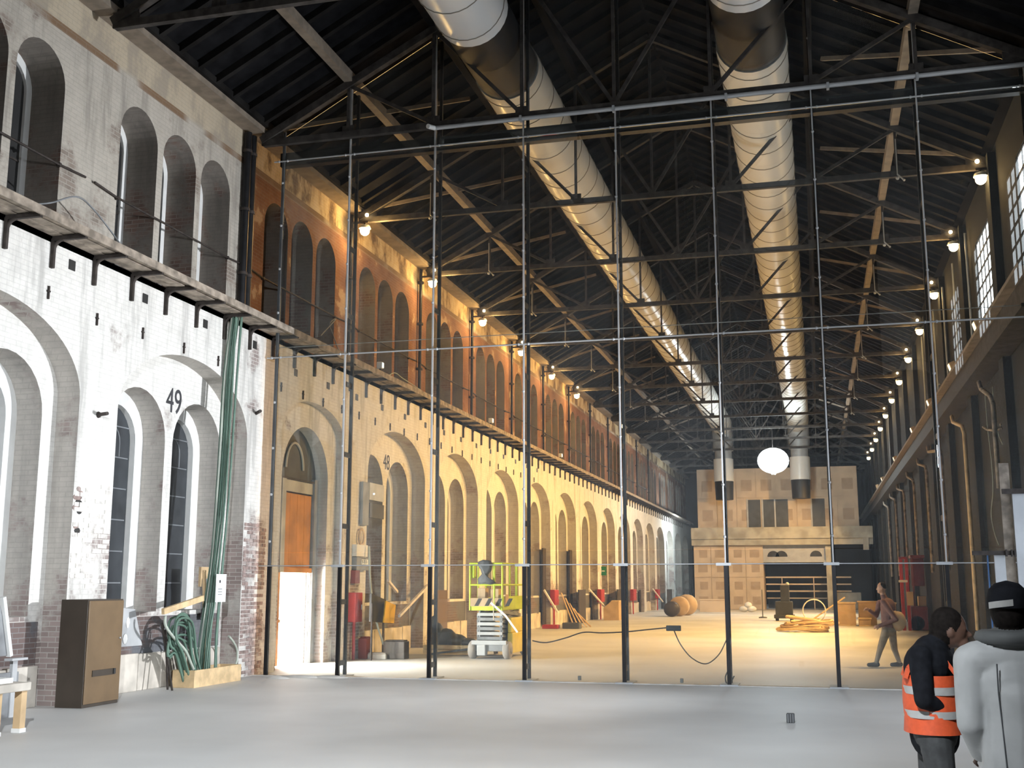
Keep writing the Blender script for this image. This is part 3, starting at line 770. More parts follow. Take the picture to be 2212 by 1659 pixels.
# ================================================================== CRANE BEAM, FLOODLIGHTS AND CONDUITS ON THE RIGHT WALL
cb = thing('crane_beam', (4.0, 60, 6.7), 'long riveted steel crane beam along the dark wall', 'beam')
mm = MB(); mm.box((XR-.34, 21.5, 6.75), (XR-.22, Y_FAR-.1, 7.50)); mm.build('web', 'truss_steel', cb)
mm = MB(); mm.box((XR-.55, 21.5, 7.46), (XR-.02, Y_FAR-.1, 7.54)); mm.build('top_flange', 'purlin_wood', cb)
mm = MB(); mm.box((XR-.55, 21.5, 6.70), (XR-.02, Y_FAR-.1, 6.77)); mm.build('bottom_flange', 'truss_steel', cb)
for i, y in enumerate(FLOODS):
    r = thing('floodlight', (3.98, y, 7.54), 'pale warm floodlight standing on the crane beam, %s from the partition' % ORD[i+1], 'floodlight', 'floodlights on the crane beam')
    mm = MB(); mm.bar((4.0, y, 7.54), (4.0, y, 7.72), .05, .05); mm.build('bracket', 'iron', r)
    mm = MB(); mm.bar((4.06, y, 7.88), (3.90, y, 7.82), .34, .30); mm.build('housing', 'cardboard', r, bevel=.02)
    mm = MB(); mm.bar((3.895, y, 7.818), (3.885, y, 7.815), .30, .26); mm.build('lens', 'flood_lens', r)
for i, (yt, yb) in enumerate([(29.16, 27.25), (35.07, 32.54), (42.8, 38.5), (47.1, 43.7), (52.7, 49.45), (59.3, 55.1), (65.0, 61.0), (71.0, 67.0)]):
    mm = MB(); X = XR-.30
    zb = .6 if i == 1 else (3.9 if i == 0 else 2.2)
    mm.tube([(X, yt, 6.63), (X, yt-.25, 6.42), (X, yb+.35, 6.05), (X, yb, 5.80), (X, yb, zb)], .055, 8)
    lab = ['pale bent conduit dropping from the crane beam to the grey hoarding', 'thick pale bent conduit reaching down to the floor beside the grey hoarding'][i] if i < 2 else 'pale bent conduit under the crane beam, %s beyond the thick one' % ORD[i-1]
    tag(mm.build('conduit', 'old_plank' if i != 1 else 'timber'), lab, 'conduit', 'conduits below the crane beam' if i > 1 else None)
for i, y in enumerate((31.2, 34.2, 37.0, 40.0, 44.5, 49, 54, 60, 66)):   # slim upright pipes above the beam
    mm = MB(); mm.tube([(XR-.10, y, 7.55), (XR-.10, y, 11.0)], .035, 6); mm.tube([(XR-.10, y, 8.4), (XR-.02, y, 8.4)], .05, 6)
    tag(mm.build('upright_pipe', 'galv'), 'slim upright pipe above the crane beam, %s beyond the bright window' % ORD[i+1], 'pipe', 'upright pipes above the crane beam')
cable('hanging_wire', [PX(2128,850,XR-.1), PX(2133,920,XR-.1), PX(2142,1000,XR-.1), PX(2145,1060,XR-.1), PX(2141,1110,XR-.1), PX(2148,1150,XR-.1), PX(2158,1178,XR-.1)], .011, 'cable_pale', 'thin pale wire hanging between the two bent conduits and the hoarding')
cable('hanging_wire', [PX(2144,835,XR-.1), PX(2147,880,XR-.1), PX(2155,930,XR-.1), PX(2166,960,XR-.1)], .011, 'cable_pale', 'thin pale wire hanging from the bent conduit above the hoarding')
mm = MB(); q = [PX(x, y, XR-.12) for x, y in ((2124,922),(2132,928),(2150,930),(2162,926),(2161,916))]; mm.tube(q, .03, 8); tag(mm.build('pipe_bend', 'old_plank'), 'short curved pipe piece on the dark wall between the conduits', 'pipe')

r = thing('floodlight', (3.98, 75.5, 7.54), 'warm floodlight on the crane beam aimed at the boarded block', 'floodlight')  # fixture for the extra lamp added to brighten the block
mm = MB(); mm.bar((4.0, 75.5, 7.54), (4.0, 75.5, 7.72), .05, .05); mm.build('bracket', 'iron', r)
mm = MB(); mm.bar((4.06, 75.4, 7.88), (3.90, 75.48, 7.82), .34, .30); mm.build('housing', 'cardboard', r, bevel=.02)
r = thing('floodlight', (-8.45, 88.5, 6.0), 'cool floodlight on the hidden side of the boarded block', 'floodlight')  # fixture added around the hidden fill lamp
mm = MB(); mm.cbox((-8.5, 88.5, 6.0), (.2, .4, .3)); mm.build('housing', 'dark_grey', r); mm = MB(); mm.cbox((-8.61, 88.5, 6.0), (.02, .34, .24)); mm.build('lens', 'white_lens', r); mm = MB(); mm.bar((-8.5, 88.5, 5.3), (-8.5, 88.5, 5.9), .05, .05); mm.build('bracket', 'iron', r)
# tripod for the added fill lamp on the near side, unseen
r = thing('tripod_floodlight', (FILL_P.x+.12, FILL_P.y, 0), 'cool white floodlight on a tripod beside the near right wall', 'floodlight')
q = FILL_P+Vector((.14, 0, 0)); mm = MB(); mm.tube([(q.x, q.y, .5), (q.x, q.y, 2.85)], .025, 8); mm.build('pole', 'iron', r)
for t in (.3, 2.4, 4.5): mm = MB(); mm.tube([(q.x, q.y, .9), (q.x+.14*math.cos(t), q.y+.6*math.sin(t), .02)], .018, 6); mm.build('leg', 'iron', r)
mm = MB(); mm.box((q.x-.02, q.y-.22, 2.85), (q.x+.1, q.y+.22, 3.2)); mm.build('housing', 'dark_grey', r, bevel=.02)
mm = MB(); mm.box((q.x-.03, q.y-.19, 2.88), (q.x-.02, q.y+.19, 3.17)); mm.build('lens', 'white_lens', r)

# tall mast for the fill lamp added behind the viewer, unseen
r = thing('mast_floodlight', (FILL_B.x, FILL_B.y-.15, 0), 'cool white floodlight on a tall mast in the middle of the near hall', 'floodlight')
q = FILL_B+Vector((0, -.15, 0)); mm = MB(); mm.tube([(q.x, q.y, .3), (q.x, q.y, q.z-.1)], .035, 8); mm.build('mast', 'iron', r)
for t in (.3, 2.4, 4.5): mm = MB(); mm.tube([(q.x, q.y, 1.0), (q.x+.8*math.cos(t), q.y+.8*math.sin(t), .02)], .022, 6); mm.build('leg', 'iron', r)
mm = MB(); mm.box((q.x-.25, q.y-.06, q.z-.18), (q.x+.25, q.y+.06, q.z+.2)); mm.build('housing', 'dark_grey', r, bevel=.02)
mm = MB(); mm.box((q.x-.21, q.y+.06, q.z-.14), (q.x+.21, q.y+.07, q.z+.16)); mm.build('lens', 'white_lens', r)

# cool lighting balloon hanging in the far hall
r = thing('lighting_balloon', (-2.25, 70, 8.7), 'glowing white lighting balloon hanging before the boarded block', 'lamp')
bc = PY(1670, 995, 70); mm = MB(); mm.ball(bc, (.92, .92, .76), 24); mm.build('balloon', 'balloon_glow', r)
mm = MB(); mm.tube([bc+Vector((0,0,.75)), (bc.x, bc.y, 11.1)], .015, 6); mm.build('cable', 'iron', r)
mm = MB(); mm.lathe([(.12, -.86), (.2, -.70)], bc, 12); mm.build('base_ring', 'galv', r)

# ================================================================== THE DOOR UNDER THE SECOND ARCH
dr = thing('door_1', (-11.5, dc, 0), 'tall timber door frame with orange panel above a sunlit opening', 'door'); struct(dr)
XD = -11.54
def dbox(n, y0, y1, z0, z1, m_, x0=XD, x1=XD+.08, par=dr, bevel=0): mm = MB(); mm.box((x0, y0, z0), (x1, y1, z1)); return mm.build(n, m_, par, bevel=bevel)
q0, q1 = PX(606, 1100, XD).y, PX(668, 1100, XD).y
zt = PX(640, 1068, XD).z; zb = PX(640, 1226, XD).z; zl = PX(640, 1237, XD).z; ztr = PX(640, 1040, XD).z
dbox('post', q0-.22, q0-.02, zl, ztr, 'concrete', x1=XD+.14); dbox('post', q1+.02, q1+.22, 0, ztr+.1, 'mid_grey', x1=XD+.12)
dbox('transom', dc-1.2, dc+1.2, zt+.04, ztr, 'concrete', x1=XD+.07); dbox('transom_bar', dc-1.2, dc+1.2, ztr, ztr+.05, 'iron', x1=XD+.10)
n_ = 4
for i in range(n_): a = q0+(q1-q0)*i/n_; dbox('panel_board', a+.004, q0+(q1-q0)*(i+1)/n_-.004, zb, zt, 'orange_wood', x1=XD+.05)
dbox('lintel', q0-.02, q1+.02, zl, zb-.01, 'orange_wood', x1=XD+.1)
mm = MB(); mm.plate([(dc-1.22, ztr+.05), (dc+1.22, ztr+.05)]+[p for p in earc(dc, 4.15, 1.24, 1.22, 24)[::-1] if p[1] > ztr+.05], [], XD+.02, XD-.02); mm.build('tympanum', 'dark_grey', dr)
mm = MB(); mm.tube([(XD+.05, y, z) for y, z in earc(dc, 4.4, .45, .6, 16)], .03, 6); mm.build('tympanum_bar', 'concrete', dr)
dbox('side_panel', q1+.22, dc+1.2, 0, ztr, 'concrete', x1=XD+.05); dbox('side_panel', dc-1.2, q0-.2, zl, ztr, 'concrete', x1=XD+.05)
# open orange leaf standing into the passage on the near side
a, b = PZ(583, 1446), PZ(603, 1441)
mm = MB(); ya = q0-.06
lf = []
yl = PX(579, 1300, XD+.1).y; mm.box((XD+.02, yl, .04), (XD+.08, ya, zl)); o = mm.build('door_leaf', 'orange_wood', dr)
for z0, z1 in ((.2, .95), (1.05, zl-.15)):
    mm = MB(); mm.box((XD+.08, yl+.12, z0), (XD+.095, ya-.12, z1)); mm.build('leaf_panel', 'orange_wood', o, bevel=.006)
mm = MB(); mm.cbox((XD+.09, (yl+ya)/2, 1.0), (.05, ya-yl, .07)); mm.build('leaf_rail', 'orange_wood', o)
mm = MB(); mm.box((XD+.02, q1-.06, .0), (XD+.06, q1-.02, zl)); mm.build('door_edge', 'pale_grey', dr)
# ground outside the door
mm = MB(); mm.box((-18.5, dc-6, -.3), (-13.5, dc+6, -.02)); struct(mm.build('trim_1', 'dust'), 'pale sunlit ground outside the open door')

# threshold rubble at the partition foot
for i, (x, y, w) in enumerate(((650, 1463, .9), (712, 1464, .8), (600, 1466, .5))):
    q = PZ(x, y); mm = MB(); mm.lathe([(w*.5, 0), (w*.46, .02), (w*.2, .045)], (0,0,0), 10); mm.v = [(q.x+a, q.y+b*.35, c) for a, b, c in mm.v]
    tag(mm.build('mortar_patch', 'dust'), 'flat pale mortar patch at the partition foot, %s the first tall mullion' % ('beside', 'under', 'farthest from')[i], 'mortar', 'mortar patches at the partition foot')

# ================================================================== THINGS ALONG THE NEAR LEFT WALL
# brown steel cabinet
a, b, c = PZ(140, 1530), PZ(182, 1530), PZ(250, 1517)
X0, Xf, Y0, Y1, HC = -10.98, -10.50, 15.03, 15.93, 1.57
cbt = thing('steel_cabinet', ((X0+Xf)/2, (Y0+Y1)/2, 0), 'brown steel cabinet standing against the white arch pier', 'cabinet')
mm = MB(); mm.box((X0, Y0, .0), (Xf-.02, Y1, HC)); mm.build('body', 'brown_dark', cbt, bevel=.006)
mm = MB(); mm.box((Xf-.018, Y0+.012, .05), (Xf, Y1-.012, HC-.02)); o = mm.build('door', 'brown_enamel', cbt, bevel=.006)
mm = MB(); mm.box((Xf, Y0+.17, .44), (Xf+.012, Y0+.74, .53)); p_ = mm.build('name_strip', 'brown_dark', o)
mm = MB(); mm.box((Xf+.012, Y0+.68, .45), (Xf+.03, Y0+.73, .53)); mm.build('latch', 'hazard_black', o)
mm = MB(); mm.ball((Xf+.012, Y1-.08, .98), .016, 8); mm.build('knob', 'steel', o)

# grey board with white edges leaning by the wall, table end, at the frame's edge
r = thing('leaning_board', (-10.85, 13.4, 0), 'grey board with white edge strips leaning on the plinth beside the cabinet', 'board')
A, B_ = PX(-40, 1180, -10.80), PX(4, 1322, -10.80); Cc = PX(26, 1416, -10.75); D_ = PX(38, 1420, -10.75)
mm = MB(); mm.add([(-10.8, A.y-.4, .85), (-10.8, Cc.y, Cc.z), (-10.8, B_.y, B_.z), (-10.8, B_.y-.3, 2.0), (-10.8, A.y-.6, 2.0)], [(0,1,2,3,4)]); mm.add([(-10.83, v[1], v[2]) for v in mm.v], [(4,3,2,1,0)]); mm.build('board_face', 'mid_grey', r)
mm = MB(); mm.bar((-10.79, B_.y-.02, B_.z+.2), (-10.79, Cc.y, Cc.z-.01), .06, .07, (1,0,0)); mm.build('edge_strip', 'white_plastic', r)
mm = MB(); q = PX(30, 1422, -10.75); mm.box((-10.83, Cc.y-.05, q.z-.03), (-10.70, PX(54, 1422, -10.75).y, q.z)); mm.build('ledge', 'pale_grey', r)
mm = MB(); mm.box((-10.83, PX(33, 1450, -10.75).y-.02, 0), (-10.78, PX(38, 1450, -10.75).y+.03, q.z-.03)); mm.build('support', 'pale_grey', r)
mm = MB(); mm.box((-10.85, 12.6, 0), (-10.80, 13.95, .60)); mm.build('lower_panel', 'mid_grey', r)
tq = PZ(8, 1590); TY0 = tq.y-.2
tb = thing('site_table', (-9.9, TY0+.3, 0), 'rough timber table with a stone coloured top at the wall', 'table')
mm = MB(); mm.box((-10.5, TY0-.3, .50), (-9.52, TY0+.62, .60)); mm.build('table_top', 'stone', tb, bevel=.01)
mm = MB(); mm.box((-10.45, TY0-.2, .60), (-9.66, TY0+.45, .66)); mm.build('top_sheet', 'white_plastic', tb)
for sx, sy in ((-9.66, .05), (-9.66, .5), (-10.35, .05), (-10.35, .5)):
    mm = MB(); mm.box((sx, TY0+sy, .0), (sx+.1, TY0+sy+.1, .50)); o = mm.build('leg', 'plywood', tb)
    mm = MB(); mm.box((sx-.01, TY0+sy-.01, 0), (sx+.11, TY0+sy+.11, .05)); mm.build('foot', 'white_plastic', o)

# long wooden crate with green cables, leaning planks
cr_ = thing('wooden_crate', (-10.75, 19.2, 0), 'low pale wooden crate on the floor under the hanging green cables', 'crate')
x0, x1, y0, y1, h = -11.12, -10.66, 18.42, 20.12, .30
for n, A, B in (('front_board', (x1-.03, y0, 0), (x1, y1, h)), ('back_board', (x0, y0, 0), (x0+.03, y1, h)), ('end_board', (x0, y0, 0), (x1-.03, y0+.03, h)), ('end_board', (x0, y1-.03, 0), (x1-.03, y1, h)), ('bottom_board', (x0+.03, y0+.03, 0), (x1-.03, y1-.03, .03))):
    mm = MB(); mm.box(A, B); mm.build(n, 'timber', cr_, bevel=.004)
bn = thing('cable_bundle', (-10.85, 19.3, .05), 'thick bundle of green cables hanging from the walkway into the wooden crate', 'cables')
rnd = random.Random(4)
for i in range(22):
    xo = rnd.uniform(-.12, .12); yo = rnd.uniform(-.17, .17)
    top = Vector((-10.78+xo*.5, 19.62+yo*1.1, 7.02)); pts = [top]
    for z, yy, sp in ((5.8, 19.60, .9), (4.6, 19.55, .8), (3.4, 19.50, .8), (2.4, 19.42, .7), (1.6, 19.32, .9), (.8, 19.22, 1.3), (.12, 19.2, 1.8)):
        pts.append(Vector((-10.86+xo, yy+yo*sp+rnd.uniform(-.02,.02), z)))
    o = cable('cable', pts, .013+.006*rnd.random(), 'cable_green' if i % 5 else 'cable_pale', None, n=5, sub=3); o.parent = bn; o.location = WL[o]-WL[bn]
for i in range(9):      # bights that stand up out of the crate
    dy = rnd.uniform(-.25, .15); hgt = rnd.uniform(.75, 1.25); x = -10.9+rnd.uniform(-.1, .1); w = rnd.uniform(.18, .4)
    pts = [(x, 18.75+dy+w, .1), (x-.03, 18.55+dy+w, .55), (x, 18.35+dy+w*.8, hgt), (x, 18.15+dy, hgt+.05), (x+.03, 18.05+dy, hgt-.25), (x+.03, 18.3+dy, .6), (x+.02, 18.62+dy, .1)]
    o = cable('cable', pts, .022, 'cable_green', None, n=6, sub=4); o.parent = bn; o.location = WL[o]-WL[bn]
o = cable('cable', [PX(x, y, -10.80) for x, y in ((357,1330),(358,1352),(376,1378),(400,1405),(412,1432),(418,1446))], .026, 'cable_pale', None); o.parent = bn; o.location = WL[o]-WL[bn]
o = cable('cable', [PX(x, y, -10.85) for x, y in ((494,1374),(505,1388),(512,1405),(512,1425),(509,1436))], .022, 'cable_pale', None); o.parent = bn; o.location = WL[o]-WL[bn]
def plank_thing(name, p, q, w, h, m_, label, cat='plank', group=None, up=(1,0,0)):
    mm = MB(); mm.bar(p, q, w, h, up); return tag(mm.build(name, m_, None, bevel=.004), label, cat, group)
plank_thing('timber_plank', PX(352, 1321, -10.75), PX(438, 1292, -10.75), .10, .06, 'timber', 'pale plank lying aslant over the green cable loops')
plank_thing('timber_batten', PX(443, 1460, -11.05)+Vector((0,0,.0)), PX(441, 1232, -11.05), .06, .05, 'plywood', 'upright batten behind the crate beside the cable bundle', 'batten')
mm = MB(); mm.box((-11.30, PX(446, 1270, -11.2).y, 1.15), (-11.24, PX(464, 1270, -11.2).y, 1.90)); tag(mm.build('green_plate', 'mid_grey'), 'grey green plate standing behind the bundle of green cables', 'plate')
mm = MB(); mm.box((-11.36, PX(446, 1230, -11.2).y, 1.75), (-11.31, PX(464, 1230, -11.2).y, 2.12)); tag(mm.build('plywood_offcut', 'plywood'), 'small plywood offcut standing up behind the green plate', 'board')
r = thing('paper_notice', (-10.70, 19.4, 1.5), 'white paper notice hung on the green cable bundle', 'notice')
A, B = PX(468, 1240, -10.70), PX(487, 1300, -10.70)
mm = MB(); mm.box((-10.71, A.y, B.z), (-10.70, B.y, A.z)); mm.build('sheet', 'paper', r); mm = MB(); mm.box((-10.699, A.y+.11, A.z-.16), (-10.696, A.y+.16, A.z-.11)); mm.build('pictogram', 'ink', r)
for i in range(3): mm = MB(); mm.box((-10.699, A.y+.08, A.z-.28-.05*i), (-10.696, A.y+.22, A.z-.265-.05*i)); mm.build('print_line', 'mid_grey', r)
for x, y, x2, y2, lab in ((372,1492,350,1345,'dark thin steel bar leaning on the wall at the end of the crate'), (362,1490,358,1360,'dark thin steel bar propped upright beside the crate end')):
    plank_thing('steel_bar', PZ(x, y), PX(x2, y2, -11.1), .03, .03, 'iron', lab, 'bar')
r = thing('splashed_panel', (-11.3, 16.9, .85), 'grey paint-splashed metal panel under the first window of arch 49', 'panel')
A = [PX(x, y, -11.35) for x, y in ((254,1398),(307,1394),(292,1316),(256,1312))]; mm = MB(); mm.add([(-11.35, v.y, v.z) for v in A]+[(-11.38, v.y, v.z) for v in A], [(0,1,2,3),(7,6,5,4),(0,4,5,1),(1,5,6,2),(2,6,7,3),(3,7,4,0)]); mm.build('sheet', 'pale_grey', r)
mm = MB(); q = PX(276, 1345, -11.35); mm.ball((-11.345, q.y, q.z), (.01, .06, .10), 8); mm.build('paint_spot', 'white_plastic', r)
mm = MB(); q = PX(270, 1380, -11.35); mm.ball((-11.345, q.y, q.z), (.01, .08, .09), 8); mm.build('paint_spot', 'white_plastic', r)
q = PX(150, 1085, XA); q = Vector((XA, cen(-1)+ARCH_W/2+.20, q.z))
for dy, dz, wy, wz, m_ in ((-.06,0,.10,.06,'hazard_black'),(-.10,.09,.12,.05,'brick_red'),(-.02,.15,.07,.05,'brick_red'),(-.12,-.07,.10,.045,'brick_red'),(-.03,-.12,.07,.05,'hazard_black'),(-.08,.22,.06,.04,'brick_pink'),(-.05,-.42,.08,.05,'hazard_black'),(-.09,-.36,.07,.04,'brick_red')):
    mm = MB(); mm.ball((XA, q.y+dy, q.z+dz), (.006, wy, wz), 9); mm.build('broken_brick_patch', m_, wall_left)
r = thing('iron_hook', (XA, 16, 4.4), 'black iron hook sticking out of the white pier beside arch 49', 'hook')
A, B = PX(212, 896, XA), PX(232, 893, XA+.22); mm = MB(); mm.tube([A, B], .03, 8); mm.build('rod', 'iron', r); mm = MB(); mm.ball(A, .055, 8); mm.build('rose', 'iron', r)
A = PX(553, 893, XA); mm = MB(); mm.tube([A, A+Vector((.18, -.16, .02))], .035, 8); tag(mm.build('iron_stub', 'iron'), 'black iron stub in the pier beside the bundle of green cables', 'stub')
# ================================================================== WALL FURNITURE IN THE WARM HALL
def wbox(name, px, X, dep, m_, label, cat, group=None, bevel=.0):
    a, b = PX(px[0], px[1], X), PX(px[2], px[3], X); mm = MB(); mm.box((X-dep, a.y, max(0, min(a.z, b.z))), (X, b.y, max(a.z, b.z)))
    return tag(mm.build(name, m_, None, bevel=bevel), label, cat, group)
r = thing('switch_box', (XA+.1, 27.2, 2.0), 'pale electrical box with papers on the pier beside the number 48 arch', 'switch box')
for n, px, m_ in (('cover', (771,1176,794,1203), 'white_plastic'), ('lower_cover', (771,1203,796,1232), 'mid_grey'), ('label_sheet', (781,1208,795,1220), 'paper'), ('terminal', (768,1232,777,1260), 'dark_red')):
    a, b = PX(px[0], px[1], XA+.12), PX(px[2], px[3], XA+.12); d = .02 if n == 'label_sheet' else .12
    mm = MB(); mm.box((XA, a.y, b.z), (XA+d+(.11 if n == 'label_sheet' else 0), b.y, a.z)); mm.build(n, m_, r)
for i in range(3):
    q = PX(783.5+i*4, 1214, XA+.132); mm = MB(); mm.tube([(XA+.134, q.y+.03, q.z+.05), (XA+.134, q.y-.03, q.z+.03), (XA+.134, q.y+.03, q.z-.01), (XA+.134, q.y-.03, q.z-.03)], .008, 4); mm.build('printed_letter', 'ink', r)
mm = MB(); q = PX(781, 1160, XA+.06); mm.tube([(XA+.06, q.y+.16*math.cos(t), q.z+.2*math.sin(t)) for t in [i*2*PI/16 for i in range(16)]], .03, 6, closed=True); tag(mm.build('cable_coil', 'timber'), 'coiled pale cable hung on the pier above the electrical box', 'cable')
r = thing('hoist_box', (-11.3, 28, 3.4), 'grey green steel box fixed across the first window under number 48', 'box')
for n, px, m_, X, d in (('front_plate', (799,1042,829,1085), 'galv', -11.05, .08), ('lower_plate', (799,1086,829,1122), 'dark_grey', -11.02, .1), ('side_plate', (785,1040,796,1135), 'mid_grey', -10.9, .08)):
    a, b = PX(px[0], px[1], X), PX(px[2], px[3], X); mm = MB(); mm.box((X-d, a.y, b.z), (X, b.y, a.z)); mm.build(n, m_, r)
mm = MB(); q = PX(808, 1067, -11.03); mm.ball(q, .03, 8); mm.build('indicator', 'white_lens', r)
# red fire hose cabinets on the piers
for i, (px, lab) in enumerate((((769,1280,782,1343), 'red fire cabinet on the pier beside the open door'), ((1198,1274,1207,1307), 'red fire cabinet on the pier above the red tray'), ((1298,1273,1306,1300), 'red fire cabinet on the pier beside the cut cardboard box'), ((1368,1273,1375,1297), 'red fire cabinet on the pier of the arch before the last dark door'), ((1421,1273,1426,1292), 'red fire cabinet on the pier next to the cold lit arches'))):
    a, b = PX(px[0], px[1], XA+.2), PX(px[2], px[3], XA+.2)
    r = thing('fire_cabinet', (XA+.1, (a.y+b.y)/2, b.z), lab, 'cabinet')
    mm = MB(); mm.box((XA, a.y, b.z), (XA+.2, b.y, a.z)); mm.build('body', 'red', r, bevel=.01)
    mm = MB(); mm.box((XA+.2, a.y+.04, b.z+.05), (XA+.215, b.y-.04, a.z-.05)); o = mm.build('door', 'red', r); mm = MB(); mm.cbox((XA+.225, b.y-.1, (a.z+b.z)/2), (.02, .03, .12)); mm.build('handle', 'steel', o)
    mm = MB(); mm.tube([(XA+.08, (a.y+b.y)/2, b.z), (XA+.08, (a.y+b.y)/2, 0)], .04, 8); mm.build('riser_pipe', 'red', r)
# dark doors / boards closing the lower part of arches
for px, X, m_, lab in (((943,1275,966,1392), XB+.25, 'brown_enamel', 'brown hoarding board in the arch behind the scissor lift'),
                   ((1173,1184,1191,1348), XB+.2, 'brown_dark', 'tall dark board closing the arch above the red tray'),
                   ((1231,1188,1249,1322), XB+.2, 'brown_dark', 'tall dark board closing the arch beside the timber offcuts'),
                   ((1251,1274,1266,1348), XA+.3, 'brown_dark', 'dark brown metal cupboard beside the exit sign arch'),
                   ((1280,1276,1296,1343), XB+.2, 'brown_dark', 'low dark board in the arch under the exit sign'),
                   ((1334,1273,1346,1338), XA+.3, 'brown_dark', 'dark brown cupboard behind the cut cardboard box'),
                   ((1442,1273,1453,1334), XA+.5, 'brown_dark', 'dark door leaf before the cold lit arches'),
                   ((1383,1274,1393,1320), XB+.2, 'brown_dark', 'low dark board in an arch before the cold lit arches')):
    wbox('hoarding_board', px, X, .06, m_, lab, 'board')
# white push-pull props leaning against the piers
for i, (x0, y0, x1, y1, lab) in enumerate(((862,1331,925,1264,'long pale prop leaning across the arch behind the yellow sheet'),(838,1254,858,1279,'short pale prop fixed on the window post under number 48'),(1175,1274,1204,1322,'pale prop leaning between the dark board and the fire cabinet'),(1272,1272,1313,1318,'long pale prop leaning under the exit sign'),(1410,1272,1432,1300,'pale prop leaning at the last warm arches'))):
    a, b = (PX(x0, y0, -11.36), PX(x1, y1, -11.36)) if i == 1 else (PX(x0, y0, -10.96 if y0 < y1 else -10.5), PX(x1, y1, -10.96 if y1 < y0 else -10.5)); plank_thing('leaning_prop', a, b, .07, .07, 'tape_white', lab, 'prop')
r = thing('exit_sign', (XB+.2, 54, 2.6), 'green exit sign on the arch reveal above the leaning prop', 'sign')
a, b = PX(1280, 1223, XA-.2), PX(1293, 1243, XA-.2)
mm = MB(); mm.box((XA-.26, b.y-.02, b.z), (XA-.2+.42, b.y, a.z)); mm.build('plate', 'sign_green', r)
mm = MB(); mm.box((XA-.18, b.y-.026, b.z+.12), (XA-.04, b.y-.02, a.z-.08)); mm.build('door_symbol', 'paper', r); mm = MB(); mm.bar((XA-.02, b.y-.023, (a.z+b.z)/2), (XA+.14, b.y-.023, (a.z+b.z)/2), .005, .06); mm.build('arrow', 'paper', r)
# yellow sheet and ladder parts by the door
r = thing('yellow_sheet', (-10.3, 29.6, .8), 'bright yellow plastic sheet hanging on a dark rack', 'sheet')
A = [PX(x, y, -10.3) for x, y in ((829,1345),(851,1346),(855,1307),(834,1298))]; mm = MB()
mm.add([tuple(v) for v in A]+[(v.x-.04, v.y+.02, v.z) for v in A], [(0,1,2,3),(7,6,5,4),(0,4,5,1),(1,5,6,2),(2,6,7,3),(3,7,4,0)]); mm.build('sheet', 'warning_yellow', r)
A = [PX(x, y, -10.45) for x, y in ((801,1343),(830,1345),(834,1296),(803,1282))]; mm = MB(); mm.add([tuple(v) for v in A]+[(v.x-.05, v.y, v.z) for v in A], [(0,1,2,3),(7,6,5,4),(0,4,5,1),(1,5,6,2),(2,6,7,3),(3,7,4,0)]); mm.build('dark_tray', 'hazard_black', r)
for x in (803, 828): q = PX(x, 1340, -10.4); mm = MB(); mm.tube([(q.x, q.y, 0), (q.x, q.y, q.z+.4)], .025, 6); mm.build('rack_post', 'iron', r)
cable('hose', [PX(797,1180,-10.8), PX(800,1260,-10.7), PX(806,1310,-10.6), PX(815,1350,-10.5), PX(826,1385,-10.4), PX(831,1412,-10.4)], .028, 'cable_pale', 'pale green hose hanging down the pier to the floor by the yellow sheet', 'hose')
for x, y, w, h, m_, lab in ((850,1424,.55,.42,'brown_dark','dark brown box on the floor below the yellow sheet'),(812,1424,.5,.12,'dust','heap of pale rags on the floor beside the hose'),(782,1424,.22,.5,'dark_red','dark red bag hanging at the pier foot beside the fire cabinet')):
    q = PZ(x, y); mm = MB(); mm.box((q.x-w/2, q.y, 0), (q.x+w/2, q.y+.35, h)); mm.box((q.x-w/2+.03, q.y+.03, h), (q.x+w/2-.03, q.y+.32, h+.03)); tag(mm.build('floor_bundle', m_, None, bevel=.03), lab, 'box')
# timber stack and black sheet left of the lift
ts = PZ(975, 1418)
for i in range(4):
    mm = MB(); mm.box((ts.x-.9, ts.y+.4+(i%2)*.22, .04+.11*(i//2)), (ts.x+1.0, ts.y+.6+(i%2)*.22, .14+.11*(i//2))); tag(mm.build('timber_beam', 'timber', None, bevel=.008), 'pale squared timber, %s row of the %s layer stacked beside the scissor lift' % (('front', 'back')[i % 2], ('bottom', 'top')[i//2]), 'timber', 'timbers stacked behind the scissor lift')
mm = MB(); [mm.ball((ts.x-.3+dx, ts.y+.72+dy, .27+dz), (rx_, .24, rz_), 12) for dx, dy, dz, rx_, rz_ in ((-.35,0,.22,.22,.34),(-.1,.05,.14,.3,.26),(.2,0,.08,.3,.18),(.5,.05,.04,.25,.12),(-.42,0,.5,.10,.22))]; tag(mm.build('black_tarpaulin', 'hazard_black'), 'crumpled black tarpaulin on the timber stack beside the scissor lift', 'tarpaulin')
plank_thing('steel_channel', (ts.x-.6, ts.y+.15, .04), (ts.x+.75, ts.y+.35, .22), .12, .05, 'dark_grey', 'dark steel channel resting on the floor before the timber stack', 'channel', up=(0,0,1))
